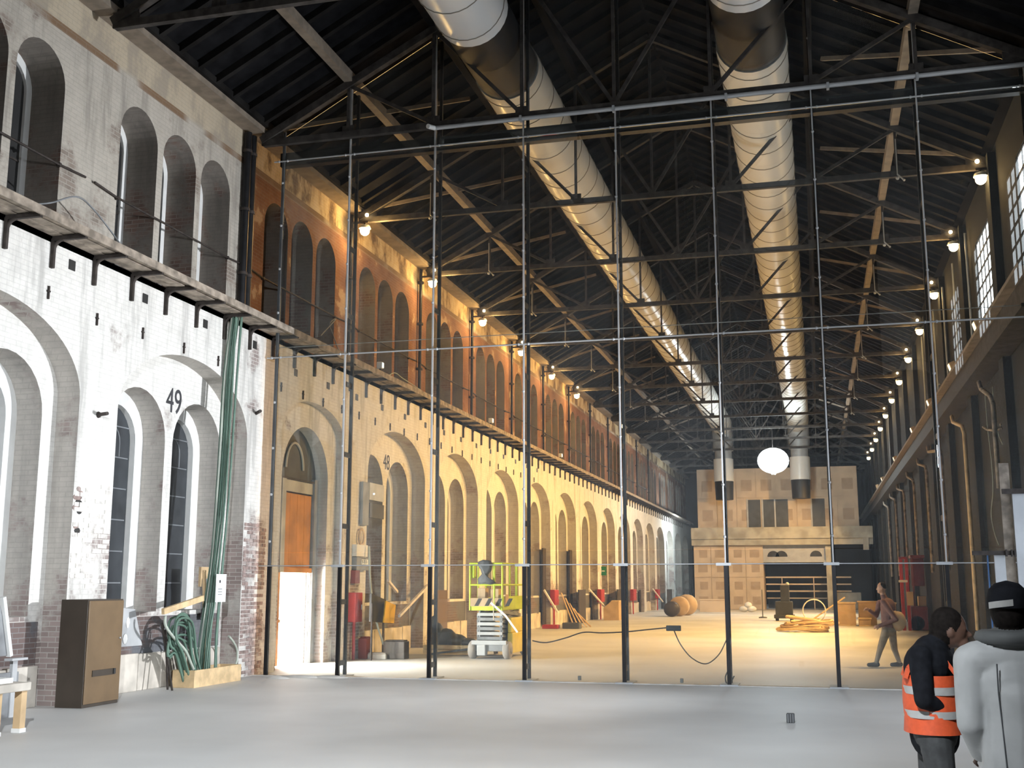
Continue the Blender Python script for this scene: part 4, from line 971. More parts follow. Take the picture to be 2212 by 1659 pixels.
# offcuts, tray, boxes along the wall further on
q = PZ(1186, 1358); mm = MB(); mm.box((q.x-.25, q.y-.2, 0), (q.x+.4, q.y+.3, .16)); tag(mm.build('red_tray', 'red', None, bevel=.03), 'flat red tray on the floor under a fire cabinet', 'tray')
q = PZ(1232, 1358); mm = MB(); mm.box((q.x-.3, q.y-.2, 0), (q.x+.42, q.y+.3, .24)); tag(mm.build('blue_toolbox', 'dark_grey', None, bevel=.03), 'dark blue toolbox on the floor beside the timber offcuts', 'toolbox')
q = PZ(1220, 1355)
for i in range(5):
    a = Vector((q.x+.15+.16*i, q.y+.1*i, .02)); plank_thing('timber_offcut', a+Vector((.25, 0, 0)), a+Vector((-.35, .3, 1.4-.22*i)), .14, .04, 'timber', 'timber offcut leaning at the pier beside the toolbox, %s tallest of five' % ORD[i+1], 'timber', 'timber offcuts by the toolbox')
q = PZ(1325, 1340); r = thing('cut_box', q, 'cardboard box with one slanted corner standing before the arches', 'box')
mm = MB(); mm.add([(q.x-.5,q.y,0),(q.x+.28,q.y,0),(q.x+.28,q.y,.95),(q.x-.1,q.y,.95),(q.x-.5,q.y,.6)]+[(q.x-.5,q.y+.8,0),(q.x+.28,q.y+.8,0),(q.x+.28,q.y+.8,.95),(q.x-.1,q.y+.8,.95),(q.x-.5,q.y+.8,.6)], [(4,3,2,1,0),(5,6,7,8,9),(0,1,6,5),(1,2,7,6),(2,3,8,7),(3,4,9,8),(4,0,5,9)]); mm.build('body', 'cardboard', r); mm = MB(); mm.box((q.x-.1, q.y-.01, .93), (q.x+.3, q.y+.81, .98)); mm.build('lid', 'timber', r)
for i, (x, y, rr) in enumerate(((1452,1332,.42),(1468,1331,.55),(1484,1329,.6))):
    q = PZ(x, y); mm = MB(); mm.lathe([(.1, -.4), (rr, -.38), (rr, .38), (.1, .4)], (q.x, q.y, rr), 18, 'y'); tag(mm.build('cable_drum', 'cardboard' if i else 'brown_dark'), ('dark cable drum', 'brown cable drum', 'big pale cable drum')[i]+' standing on the floor before the cold lit arches', 'drum')

# ================================================================== SCISSOR LIFT
lq = PZ(1050, 1424); LX, LY = lq.x, lq.y+.05        # foot of the near end, chassis runs away from the camera
sl = thing('scissor_lift', (LX, LY+.9, 0), 'lime yellow scissor lift with lowered platform and guardrails', 'scissor lift')
wv = PY(1013, 1400, LY).x, PY(1098, 1400, LY).x
xl, xr_ = wv[0], wv[1]; Yb = LY+2.1
def lb(n, a, b, m_, par=sl, bevel=0): mm = MB(); mm.box(a, b); return mm.build(n, m_, par, bevel=bevel)
chs = lb('chassis', (xl+.1, LY+.05, .18), (xr_-.1, Yb-.1, .42), 'mid_grey', bevel=.02)
lb('end_plate', (xl+.06, LY, .34), (xr_-.06, LY+.06, .44), 'pale_grey', chs)
lb('battery_box', (xr_-.12, LY+.35, .12), (xr_+.02, Yb-.45, .62), 'yellow_body', bevel=.03)
lb('battery_cover', (xr_-.10, LY+.3, .62), (xr_, Yb-.3, .98), 'yellow_body', bevel=.03)
lb('motor_box', (xl+.2, LY-.02, .08), (xl+.42, LY+.2, .34), 'pale_grey', bevel=.02)
for sx in (xl+.06, xr_-.06):
    for y in (LY+.16, Yb-.28):
        mm = MB(); mm.lathe([(.05,-.09),(.17,-.09),(.21,-.06),(.21,.06),(.17,.09),(.05,.09)], (sx, y, .21), 18, 'x'); o = mm.build('wheel', 'tyre', sl)
        mm = MB(); mm.lathe([(.02,-.1),(.09,-.1),(.09,.1),(.02,.1)], (sx, y, .21), 12, 'x'); mm.build('hub', 'mid_grey', o)
xa_, xb_ = xl+.17, xr_-.24
for i in range(6):
    z0, z1 = .44+i*.115, .44+(i+1)*.115
    for x in (xa_, xb_):
        for s_, (ya, yb) in enumerate(((LY+.15, Yb-.2), (Yb-.2, LY+.15))):
            mm = MB(); mm.bar((x+s_*.05, ya, z0), (x+s_*.05, yb, z1), .04, .075); mm.build('scissor_arm', 'mid_grey', sl)
    mm = MB(); mm.box((xa_, LY+.13, z0+.01), (xb_+.05, LY+.19, z0+.085)); mm.build('cross_bar', 'pale_grey' if i % 2 else 'mid_grey', sl)
zp = 1.16; pxl, pxr = xl+.02, PY(1085, 1300, LY).x
lb('platform', (pxl, LY, zp), (pxr, Yb, zp+.10), 'lime'); lb('toe_board', (pxl, LY-.02, zp+.1), (pxr, LY+.02, zp+.30), 'cardboard')
for i in range(4):
    x = pxl+.12+i*.26; mm = MB(); mm.add([(x,LY-.024,zp+.11),(x+.10,LY-.024,zp+.11),(x+.20,LY-.024,zp+.29),(x+.10,LY-.024,zp+.29)], [(0,1,2,3)]); mm.add([(a, LY-.021, c) for a, b, c in mm.v[:4]], [(3,2,1,0)]); mm.build('hazard_stripe', 'hazard_black', sl)
lb('side_toe_board', (pxr-.02, LY, zp+.02), (pxr+.02, Yb, zp+.34), 'lime'); lb('side_toe_board', (pxl-.02, LY, zp+.02), (pxl+.02, Yb, zp+.30), 'lime'); lb('end_toe_board', (pxl, Yb-.02, zp+.02), (pxr, Yb+.02, zp+.3), 'lime')
zt_ = zp+1.14
def rail(pts): mm = MB(); mm.tube(pts, .024, 8); mm.build('guardrail', 'lime', sl)
for z in (zt_, zp+.62):
    rail([(pxl, LY, z), (pxr, LY, z)]); rail([(pxl, Yb, z), (pxr, Yb, z)]); rail([(pxl, LY, z), (pxl, Yb, z)]); rail([(pxr, LY, z), (pxr, Yb, z)])
for x in (pxl, pxl+.62, pxr):
    for y in (LY, Yb): mm = MB(); mm.tube([(x, y, zp), (x, y, zt_)], .026, 8); mm.build('guard_post', 'lime', sl)
for y in (LY+.7, LY+1.4):
    for x in (pxl, pxr): mm = MB(); mm.tube([(x, y, zp), (x, y, zt_)], .024, 8); mm.build('guard_post', 'lime', sl)
lb('control_box', (pxl+.02, LY+.02, zp+.78), (pxl+.10, LY+.2, zt_-.03), 'lime', bevel=.02)
mm = MB(); jk = [PY(x, y, LY-.09) for x, y in ((1031,1214),(1042,1209),(1055,1210),(1062,1216),(1060,1232),(1053,1240),(1051,1248),(1066,1254),(1070,1260),(1058,1263),(1046,1261),(1032,1262),(1031,1250),(1040,1240),(1037,1230),(1032,1222))]; nj = len(jk)
cj = sum(jk, Vector())/nj; mm.add([(p.x, p.y+.10, p.z) for p in jk]+[(p.x, p.y+.03, p.z) for p in jk]+[(cj.x+(p.x-cj.x)*.6, p.y-.02+.02*(i % 3), cj.z+(p.z-cj.z)*.75) for i, p in enumerate(jk)]+[(cj.x, cj.y-.02, cj.z)], [(i, (i+1) % nj, nj+(i+1) % nj, nj+i) for i in range(nj)]+[(nj+i, nj+(i+1) % nj, 2*nj+(i+1) % nj, 2*nj+i) for i in range(nj)]+[(2*nj+i, 2*nj+(i+1) % nj, 3*nj) for i in range(nj)], 0, True); tag(mm.build('work_jacket', 'dark_grey'), 'dark jacket hung over the guardrail of the scissor lift', 'jacket')
for i, (x, w, h) in enumerate(((pxl+.16, .2, .44), (pxl+.5, .2, .42), (pxl+.72, .16, .28))):
    mm = MB(); mm.box((x, LY+.1, zp+.1), (x+w, LY+.4, zp+.1+h)); mm.box((x, LY+.24, zp+.1+h), (x+w, LY+.26, zp+.104+h)); tag(mm.build('parts_box', 'cardboard', None, bevel=.008), ('tall', 'middle', 'small low')[i]+' cardboard parts box standing on the scissor lift platform', 'box', 'boxes on the scissor lift')
# barrier tape from the lift to the partition
A, B, Cc = PY(1062, 1305, LY-.1), PY(1110, 1352, LY-.2), PY(1165, 1384, 21.75)
mm = MB()
for p_, q_ in ((PY(1060, 1302, LY-.1), PY(1092, 1330, LY-.12)), (PY(1092, 1330, LY-.12), PY(1118, 1366, LY-.14)), (PY(1066, 1308, LY-.1), PY(1066, 1340, LY-.1))): mm.bar(p_, q_, .01, .05)
tag(mm.build('barrier_tape', 'tape_white'), 'pale red and white barrier tape tied on the scissor lift', 'tape')

# ================================================================== FAR END: BOARDED BLOCK WITH BALCONY
YE = 84.0
fb = thing('boarded_block', (-3, YE, 0), 'boarded plaster block with balcony slab closing the far end of the hall', 'building')
def fx(x, y=1250, Y=YE): return PY(x, y, Y).x
def fz(y, x=1600, Y=YE): return PY(x, y, Y).z
bx0, bx1 = fx(1500), fx(1650); ux0, ux1 = fx(1505, 1050), fx(1852, 1050)
def fbx(n, a, b, m_, par=fb): mm = MB(); mm.box(a, b); return mm.build(n, m_, par)
# lower boarded wall: separate boards with filled screw patches
nb = 4; zlow = fz(1178); bw = (bx1-bx0)/nb
fbx('wall_core', (bx0, YE+.06, 0), (bx1, YE+3, zlow), 'board')
for i in range(nb):
    for j in range(2):
        z0, z1 = zlow*j/2, zlow*(j+1)/2
        o = fbx('board', (bx0+bw*i+.012, YE, z0+.012), (bx0+bw*(i+1)-.012, YE+.06, z1-.012), 'board')
        for q in range(2):
            zc = z0+(z1-z0)*(.28+.46*q); fbx('filler_patch', (bx0+bw*i+.30+.1*((i+q) % 2), YE-.004, zc-.28), (bx0+bw*(i+1)-.26, YE, zc+.28), 'filler', o)
zs0, zs1 = fz(1172), fz(1140)
fbx('balcony_slab', (bx0-.1, YE-.5, zs0+.25), (fx(1890), YE+4, zs1), 'concrete'); fbx('slab_fascia', (bx0-.1, YE-.35, zlow), (fx(1890), YE, zs0+.25), 'concrete')
mm = MB(); mm.box((fx(1868), YE-.5, fz(1190)), (fx(1880), YE-.3, zs0+.25)); mm.build('slab_corbel', 'concrete', fb)
# upper boarded wall
zu0, zu1 = zs1, fz(1012, 1600); nu = 8; uw = (ux1-ux0)/nu
fbx('upper_core', (ux0, YE+.16, zu0), (ux1, YE+3, zu1), 'board')
for i in range(nu):
    for j in range(2):
        z0, z1 = zu0+(zu1-zu0)*j/2, zu0+(zu1-zu0)*(j+1)/2
        o = fbx('board', (ux0+uw*i+.012, YE+.1, z0+.012), (ux0+uw*(i+1)-.012, YE+.16, z1-.012), 'board')
        fbx('filler_patch', (ux0+uw*i+.35, YE+.095, z0+.5), (ux0+uw*(i+1)-.3, YE+.1, z0+1.3), 'filler', o)
for i, x in enumerate((1622, 1655, 1682, 1762)):   # doorways of the balcony
    fbx('doorway', (fx(x)-.02, YE+.07, zu0+.02), (fx(x)+.85, YE+.12, zu0+2.0), 'dark_grey'); fbx('door_trim', (fx(x)-.12, YE+.05, zu0+.02), (fx(x)-.02, YE+.12, zu0+2.05), 'pale_grey')
# white header wall with painted arch reflections over the dark stage opening
hx0, hx1 = bx1, fx(1800); hz0, hz1 = fz(1213), fz(1176)
mm = MB(); mm.box((hx0, YE+.3, hz0), (hx1, YE+.5, hz1)); mm.build('header', 'pale_grey', fb)
for x in (1672, 1690, 1765): mm = MB(); c_ = (fx(x), fz(1203)); mm.add([(c_[0]+.42*math.cos(t), YE+.29, c_[1]+.42*math.sin(t)) for t in [i*PI/10 for i in range(11)]], [tuple(range(11))]); mm.build('fanlight', 'hazard_black', fb)  # dark half discs paint the reflections of round arches
fbx('header_rail', (hx0, YE+.1, hz0-.08), (hx1, YE+.3, hz0+.08), 'pale_grey')
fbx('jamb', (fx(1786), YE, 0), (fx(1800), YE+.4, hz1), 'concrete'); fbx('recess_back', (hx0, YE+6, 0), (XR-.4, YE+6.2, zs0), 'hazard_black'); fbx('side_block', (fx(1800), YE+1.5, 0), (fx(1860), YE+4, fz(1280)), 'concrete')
# steel benches inside the opening
for i, y in enumerate((1247, 1262, 1277, 1292)):
    z = fz(y, 1700, YE+1); r = None
    mm = MB(); mm.box((hx0+.1, YE+.9+.3*i, z-.05), (fx(1785, 1250, YE+1)+(1.7 if i < 3 else 0), YE+1.0+.3*i+(.6 if i > 1 else 0), z+.05 if i < 3 else z+.02)); mm.box((hx0+1.2, YE+.95+.3*i, 0), (hx0+1.26, YE+1.0+.3*i, z)); mm.box((hx0+3.4, YE+.95+.3*i, 0), (hx0+3.46, YE+1.0+.3*i, z))
    tag(mm.build('stage_rail', 'board'), 'pale rail on posts in the dark opening of the boarded block, %s from the top' % ORD[i+1], 'rail', 'rails in the dark opening')
for x, y, w, h, lab in ((1410,1324,1.6,.55,'low pale crate on the floor before the boarded wall'),(1590,1324,1.0,.55,'heap of light sacks at the foot of the boarded wall')):
    q = PZ(x if x > 1500 else 1545, 1322); mm = MB()
    if x > 1500:
        for dx, dz, rr in ((.5,.2,.3),(1.0,.2,.32),(.8,.45,.25)): mm.ball((q.x+dx, q.y, dz), (rr, .25, .2), 12)
        tag(mm.build('sack_heap', 'dust'), lab, 'sacks')
    else:
        mm.box((q.x-1.0, q.y, 0), (q.x+.8, q.y+.8, .75)); mm.box((q.x-1.05, q.y-.03, .75), (q.x+.85, q.y+.83, .82)); tag(mm.build('pale_crate', 'board', None, bevel=.01), lab, 'crate')
# dark machine before the opening
q = PZ(1695, 1341); r = thing('compressor', q, 'dark compressor with cylinder standing before the dark opening', 'machine')
for n, a, b in (('base', (-.5,-.3,.12), (.5,.4,.3)), ('body', (-.42,-.25,.3), (.42,.35,.95)), ('control_head', (-.15,-.2,.95), (.28,.2,1.75))): mm = MB(); mm.box(q+Vector(a), q+Vector(b)); mm.build(n, 'dark_grey', r, bevel=.03)
for dx in (-.35, .35): mm = MB(); mm.lathe([(.02,-.08),(.16,-.08),(.16,.08),(.02,.08)], (q.x+dx, q.y-.1, .16), 12, 'x'); mm.build('wheel', 'hazard_black', r)
mm = MB(); mm.ball(q+Vector((.2,-.1,1.8)), .09, 8); mm.build('signal_cap', 'white_plastic', r)
q = PZ(1648, 1335); mm = MB(); mm.lathe([(.22,0),(.22,.05),(.03,.08),(.02,1.5)], q, 10); tag(mm.build('barrier_stand', 'dark_grey'), 'thin dark barrier stand beside the compressor', 'stand')
# heap of hoses with an upright ring
q = PZ(1752, 1366); r = thing('hose_heap', q, 'heap of pale hoses coiled on the bright floor', 'hoses')
rnd = random.Random(9)
for i in range(11):
    rr = rnd.uniform(.45, 1.0); z = .05+.045*i; ox = rnd.uniform(-.35, .35); tl = rnd.uniform(-.14, .14)
    mm = MB(); mm.tube([(q.x+ox+rr*math.cos(t), q.y+.4+rr*.7*math.sin(t), max(.05, z+tl*math.cos(t)+.02*math.sin(3*t))) for t in [j*2*PI/22 for j in range(22)]], .045, 6, closed=True); mm.build('hose_turn', 'timber' if i % 3 else 'cardboard', r)
mm = MB(); mm.tube([(q.x+.15+.42*math.cos(t), q.y+.1, .80+.42*math.sin(t)) for t in [j*2*PI/20 for j in range(20)]], .025, 6, closed=True); mm.build('ring', 'white_plastic', r)
plank_thing('broom_stick', q+Vector((-.1, .2, .35)), q+Vector((1.3, .5, 1.3)), .05, .05, 'timber', 'pale stick leaning out of the heap of hoses', 'stick')
# crates with bags on the right
q = PZ(1862, 1352)
for i, (dx, dy, w, h, m_, lab) in enumerate(((-.62,0,.78,.95,'cardboard','big cardboard crate standing beside the heap of hoses'),(.12,-.5,.5,.30,'cardboard','small low box before the two cardboard crates'),(.28,.3,.75,1.0,'plywood','plywood crate standing behind the walking worker'),(1.15,-.1,.6,.95,'cardboard','cardboard crate between the walking worker and the red machine'))):
    r = thing('storage_crate', (q.x+dx, q.y+dy, 0), lab, 'crate')
    mm = MB(); mm.box((q.x+dx-w/2, q.y+dy, .06), (q.x+dx+w/2, q.y+dy+.7, h)); mm.build('body', m_, r, bevel=.01); mm = MB(); mm.box((q.x+dx-w/2-.03, q.y+dy-.03, h), (q.x+dx+w/2+.03, q.y+dy+.73, h+.06)); mm.build('lid', 'timber', r)
    mm = MB(); mm.box((q.x+dx-w/2, q.y+dy, 0), (q.x+dx+w/2, q.y+dy+.7, .06)); mm.build('skid', 'timber', r)
# red lifting machine with open cab
q = PZ(1968, 1362); RY = q.y
def rx(x, y=1250): return PY(x, y, RY).x
def rz(y, x=1990): return PY(x, y, RY).z
r = thing('red_machine', (rx(2000), RY, 0), 'red lifting machine with an upright mast and open cab beside the crates', 'machine')
def rbx(n, x0, y0, x1, y1, d0, d1, m_): mm = MB(); mm.box((rx(x0, y0), RY+d0, max(.0, rz(y1, x1))), (rx(x1, y0), RY+d1, rz(y0, x0))); return mm.build(n, m_, r, bevel=.01)
rbx('mast', 1941, 1203, 1948, 1362, -.1, .05, 'red'); rbx('mast', 1953, 1203, 1960, 1362, -.1, .05, 'red'); rbx('mast_cross', 1941, 1253, 1960, 1258, -.12, .0, 'tape_white'); rbx('mast_cross', 1941, 1203, 1960, 1208, -.1, .05, 'red')
rbx('carriage', 1958, 1278, 1972, 1308, -.15, .05, 'cardboard')
rbx('cab_back', 1970, 1205, 2072, 1266, .9, .96, 'dark_red'); rbx('cab_roof', 1966, 1199, 2076, 1205, 0, 1.0, 'dark_red'); rbx('base', 1968, 1310, 2078, 1362, 0, 1.2, 'dark_red')
for x in (1968, 2010, 2072): rbx('cab_post', x, 1205, x+4, 1310, 0, .06, 'dark_red')
for i, x in enumerate((2014, 2021, 2029, 2037, 2048, 2056, 2064)): rbx('window_slat', x, 1270, x+5+i % 2, 1308, .94, .99, 'warning_yellow' if i % 3 != 2 else 'timber')  # yellow slat colour stands in for warm light on the boards behind
rbx('seat', 1985, 1288, 2008, 1310, .4, .8, 'cardboard')
for x in (1982, 2062): mm = MB(); mm.lathe([(.04,-.1),(.28,-.1),(.28,.1),(.04,.1)], (rx(x, 1350), RY+.1, .28), 16, 'y'); mm.build('wheel', 'hazard_black', r)

# ================================================================== GREY HOARDING BEFORE THE RIGHT WALL
HY = 20.2
hd = thing('site_hoarding', (3.4, HY, 0), 'pale grey stepped site hoarding with dark clamps and a blue edge', 'hoarding')
def hbx(n, x0, y0, x1, y1, dy, th, m_, zfloor=False):
    a, b = PY(x0, y0, HY+dy), PY(x1, y1, HY+dy); mm = MB(); mm.box((a.x, HY+dy, 0 if zfloor else b.z), (b.x, HY+dy+th, a.z)); return mm.build(n, m_, hd)
hbx('panel', 2147, 1194, 2186, 1400, 0, .06, 'pale_grey', True); hbx('panel', 2186, 1064, 2262, 1400, 0, .06, 'pale_grey', True)
hbx('edge_strip', 2134, 1192, 2146, 1400, .02, .05, 'blue', True)
hbx('clamp_bar', 2100, 1190, 2192, 1199, -.06, .05, 'iron'); hbx('clamp_bar', 2164, 1056, 2262, 1065, -.06, .05, 'iron')
hbx('upright', 2178, 1000, 2186, 1400, .08, .05, 'old_plank', True)
for x in (2172, 2184, 2191): hbx('clamp', x, 1187, x+5, 1202, -.1, .05, 'iron')

# small grey block on the near floor
q = PZ(1708, 1562); r = thing('floor_block', q, 'small ribbed grey plastic block lying alone on the near floor', 'block')
mm = MB(); mm.cbox(q+Vector((0, .05, .06)), (.105, .10, .12)); mm.build('body', 'dark_grey', r, bevel=.012)
for i in range(3): mm = MB(); mm.cbox(q+Vector((-.032+.032*i, -.003, .06)), (.012, .012, .11)); mm.build('rib', 'mid_grey', r)
for x, y, lab in ((1252,1469,'small grey foot block on the partition line under the fourth bay of glass'),(1473,1475,'small pale foot block on the partition line under the sagging cable')):
    q = PZ(x, y); mm = MB(); mm.cbox(q+Vector((0,0,.04)), (.06, .06, .08)); tag(mm.build('foot_block', 'mid_grey', None, bevel=.01), lab, 'block')

# ================================================================== PEOPLE
def figure(prims, voxel, smooth_it=4):
    """prims: ('c', p0, p1, r0, r1, mat) tapered capsule or ('e', centre, radii, mat): fused to one skin"""
    bm = MB()
    for p in prims:
        if p[0] == 'c':
            a, b = Vector(p[1]), Vector(p[2]); k = 5; n = 14
            d = (b-a); L = max(d.length, 1e-4); d.normalize(); pts = []; rs = []
            for i in range(1, k+1): t = PI/2*(i/k); pts.append(a-d*p[3]*math.cos(t)); rs.append(max(p[3]*math.sin(t), .001))
            for i in range(k): t = PI/2*(i/k); pts.append(b+d*p[4]*math.sin(t)); rs.append(max(p[4]*math.cos(t), .001))
            bm.tube(pts, rs, n)
        else: bm.ball(p[1], p[2], 20)
    me = bpy.data.meshes.new('tmp'); me.from_pydata(bm.v, [], bm.f); me.validate()
    b2 = bmesh.new(); b2.from_mesh(me); bmesh.ops.recalc_face_normals(b2, faces=b2.faces); b2.to_mesh(me); b2.free()
    o = bpy.data.objects.new('tmp', me); COL.objects.link(o)
    rm = o.modifiers.new('r', 'REMESH'); rm.mode = 'VOXEL'; rm.voxel_size = voxel; rm.adaptivity = 0
    sm = o.modifiers.new('s', 'SMOOTH'); sm.factor = .5; sm.iterations = smooth_it
    out = bpy.data.meshes.new_from_object(o.evaluated_get(bpy.context.evaluated_depsgraph_get())); bpy.data.objects.remove(o)
    return out
def paint(me, prims):
    names = []
    for p in prims:
        if p[-1] not in names: names.append(p[-1])
    me.materials.clear()
    for nme in names: me.materials.append(MATS[nme])
    n = len(me.polygons); c = np.zeros(n*3); me.polygons.foreach_get('center', c); c = c.reshape(-1, 3)
    best = np.full(n, 1e9); idx = np.zeros(n, int)
    for p in prims:
        if p[0] == 'c':
            a, b = np.array(p[1]), np.array(p[2]); d = b-a; L = max((d@d), 1e-9); t = np.clip(((c-a)@d)/L, 0, 1)
            dist = np.linalg.norm(c-a-t[:, None]*d, axis=1)-(p[3]+(p[4]-p[3])*t)
        else:
            r = np.array(p[2]); q = np.linalg.norm((c-np.array(p[1]))/r, axis=1); dist = (q-1)*r.min()
        k = dist < best; best[k] = dist[k]; idx[k] = names.index(p[-1])
    me.polygons.foreach_set('material_index', idx.tolist()); me.polygons.foreach_set('use_smooth', [True]*n); me.update()
def person(root_loc, label, prims, voxel, mirror=False):
    r = thing('person', root_loc, label, 'person')
    me = figure(prims, voxel); paint(me, prims); me.transform(Matrix.Translation(-Vector(root_loc)))
    b = link('body', me, r, root_loc)
    return r
def hand(w, d, up, r_, m_, curl=.5):
    """palm and five bent fingers; w wrist, d pointing direction, up = back of the hand"""
    w = Vector(w); d = Vector(d).normalized(); up = (Vector(up)-d*Vector(up).dot(d)).normalized(); sd = d.cross(up)
    out = [('c', w, w+d*.075, .026*r_, .033*r_, m_)]
    for i, (o, L) in enumerate(((-.030, .070), (-.010, .080), (.010, .076), (.028, .062))):
        k0 = w+d*.085+sd*o; k1 = k0+(d*math.cos(curl)-up*math.sin(curl))*L*.55; k2 = k1+(d*math.cos(curl*2)-up*math.sin(curl*2))*L*.5
        out += [('c', k0, k1, .0105*r_, .0095*r_, m_), ('c', k1, k2, .0095*r_, .008*r_, m_)]
    t0 = w+d*.03-sd*.03; t1 = t0+(d*.6-sd*.7-up*.2).normalized()*.045; t2 = t1+(d*.9-sd*.1-up*.4).normalized()*.035
    return out+[('c', t0, t1, .013*r_, .011*r_, m_), ('c', t1, t2, .011*r_, .009*r_, m_)]

# --- person in the orange vest, in profile, looking down at the hands
PYV = 7.5
def v(x, y, d=0): q = PY(x, y, PYV+d); return Vector((q.x, q.y, q.z))
gx = v(2012, 1480).x; J, SK, HR = 'jacket_black', 'skin_dark', 'hair'
hip = Vector((gx+.0, PYV, .90)); chest = v(2012, 1440, 0); neck = v(2030, 1392, 0); head = v(2052, 1358, 0)
sh_n = v(1988, 1420, -.17); sh_f = v(2018, 1422, .17); el_n = v(1996, 1512, -.22); el_f = v(2022, 1516, .2)
wr_n = v(2062, 1540, -.08); wr_f = v(2064, 1532, .08)
PR = [('c', hip, chest+Vector((-.01,0,0)), .145, .155, J), ('e', chest+Vector((0,0,.02)), (.125, .20, .17), J), ('c', chest, neck, .11, .062, J), ('c', neck, head+Vector((-.01,0,-.05)), .055, .055, SK),
      ('e', head, (.098, .078, .118), SK), ('e', head+Vector((-.018,0,.022)), (.103, .088, .112), HR), ('e', head+Vector((-.045,0,-.02)), (.078, .082, .10), HR),
      ('c', head+Vector((.088,0,-.018)), head+Vector((.112,0,-.038)), .014, .016, SK), ('e', head+Vector((.06,0,-.085)), (.045,.045,.035), SK), ('e', head+Vector((-.005,-.078,-.015)), (.022,.012,.034), SK), ('e', head+Vector((.082,0,-.065)), (.016,.026,.01), SK),
      ('e', head+Vector((.084,-.032,.002)), (.012,.014,.009), SK),
      ('c', sh_n, el_n, .072, .056, J), ('c', el_n, wr_n, .054, .040, J), ('c', sh_f, el_f, .072, .056, J), ('c', el_f, wr_f, .054, .040, J), ('c', sh_n, sh_f, .075, .075, J)]
PR += hand(wr_n, (.8, .55, .05), (0, -.6, .8), 1., SK, .5)+hand(wr_f, (.8, -.5, 0), (0, .6, .8), 1., SK, .5)
for sy, fx_ in ((-.095, .05), (.095, -.05)):
    PR += [('c', (gx, PYV+sy, .88), (gx+fx_*.6, PYV+sy, .50), .098, .070, 'trousers_grey'), ('c', (gx+fx_*.6, PYV+sy, .50), (gx+fx_*.3-.02, PYV+sy, .10), .066, .045, 'trousers_grey'), ('c', (gx+fx_*.3-.04, PYV+sy, .055), (gx+fx_*.3+.15, PYV+sy, .045), .052, .042, 'boot')]
PR += [('c', (gx, PYV-.06, .93), (gx, PYV+.06, .93), .13, .13, 'trousers_grey')]
pv = person((gx, PYV, 0), 'person in black jacket and orange hi-vis vest looking down at the hands', PR, .0085)
# vest: shell around the trunk, two reflective bands, shoulder straps
def shell(name, z0, z1, rx0, ry0, rx1, ry1, m_, cx0=0., cx1=0., n=32, rows=8, par=pv, cutfront=False):
    mm = MB(); vs = []
    for i in range(rows+1):
        t = i/rows
        for j in range(n):
            a = 2*PI*j/n; wob = 1+.02*math.sin(5*a+i)
            vs.append((gx+cx0+(cx1-cx0)*t+(rx0+(rx1-rx0)*t)*math.cos(a)*wob, PYV+(ry0+(ry1-ry0)*t)*math.sin(a)*wob, z0+(z1-z0)*t))
    mm.add(vs, [(i*n+j, i*n+(j+1)%n, (i+1)*n+(j+1)%n, (i+1)*n+j) for i in range(rows) for j in range(n)], 0, True); return mm.build(name, m_, par)
zb_, zc_ = v(2000, 1580).z, v(2000, 1455).z
ve = shell('vest', zb_, zc_, .172, .205, .160, .200, 'vest_orange', .0, -.005)
for y0, y1 in ((1546, 1530), (1496, 1479)):
    z0, z1 = v(2000, y0).z, v(2000, y1).z
    t = (z0-zb_)/(zc_-zb_); shell('reflective_band', z0, z1, .176-.012*t, .209-.005*t, .176-.012*t-.001, .209-.005*t, 'vest_grey', rows=2, par=ve)
for s_, p0, p1, p2 in ((1, sh_n, -.10, -.21), (-1, sh_f, .10, .21)):
    pts = [(gx-.155, PYV+p1, zc_-.02), (gx-.135, PYV+p1, 1.30), (gx-.07, PYV+p1, 1.385), (gx+.0, PYV+p1, 1.41), (gx+.07, PYV+p1, 1.36), (gx+.135, PYV+p1, 1.26), (gx+.155, PYV+p1, zc_-.02)]
    mm = MB()
    for a, b in zip(pts, pts[1:]): mm.bar(a, b, .085, .022, (0,0,1) if abs(a[2]-b[2]) < .1 else (1,0,0))
    mm.build('shoulder_strap', 'vest_orange', ve)
q = v(2066, 1428, .0); mm = MB(); mm.cbox(q+Vector((.03, 0, 0)), (.16, .13, .008)); tag(mm.build('clip_board', 'white_plastic'), 'thin white board held by the person in the orange vest', 'board')

# --- person in the shiny silver jacket, seen from behind
SYV = 5.9
def s(x, y, d=0): return PY(x, y, SYV+d)
sx = s(2184, 1400).x; G, C_ = 'silver_cloth', 'grey_cloth'
hd_ = Vector((sx, SYV, s(2184, 1318).z))
shz = s(2184, 1398).z
PR = [('e', hd_, (.082, .10, .118), HR), ('e', hd_+Vector((0,.03,-.03)), (.07,.085,.10), SK), ('c', hd_+Vector((0,.10,-.02)), hd_+Vector((0,.118,-.04)), .014, .016, SK), ('c', hd_+Vector((0,0,-.08)), (sx, SYV, shz), .058, .07, 'grey_cloth'), ('e', (sx, SYV+.01, shz+.035), (.14,.11,.06), C_),
      ('c', (sx-.15, SYV, shz-.055), (sx+.15, SYV, shz-.055), .085, .085, G), ('e', (sx, SYV, shz-.20), (.185,.125,.20), G), ('c', (sx, SYV, shz-.25), (sx, SYV, .95), .155, .165, G), ('e', (sx, SYV, .92), (.185,.14,.12), G)]
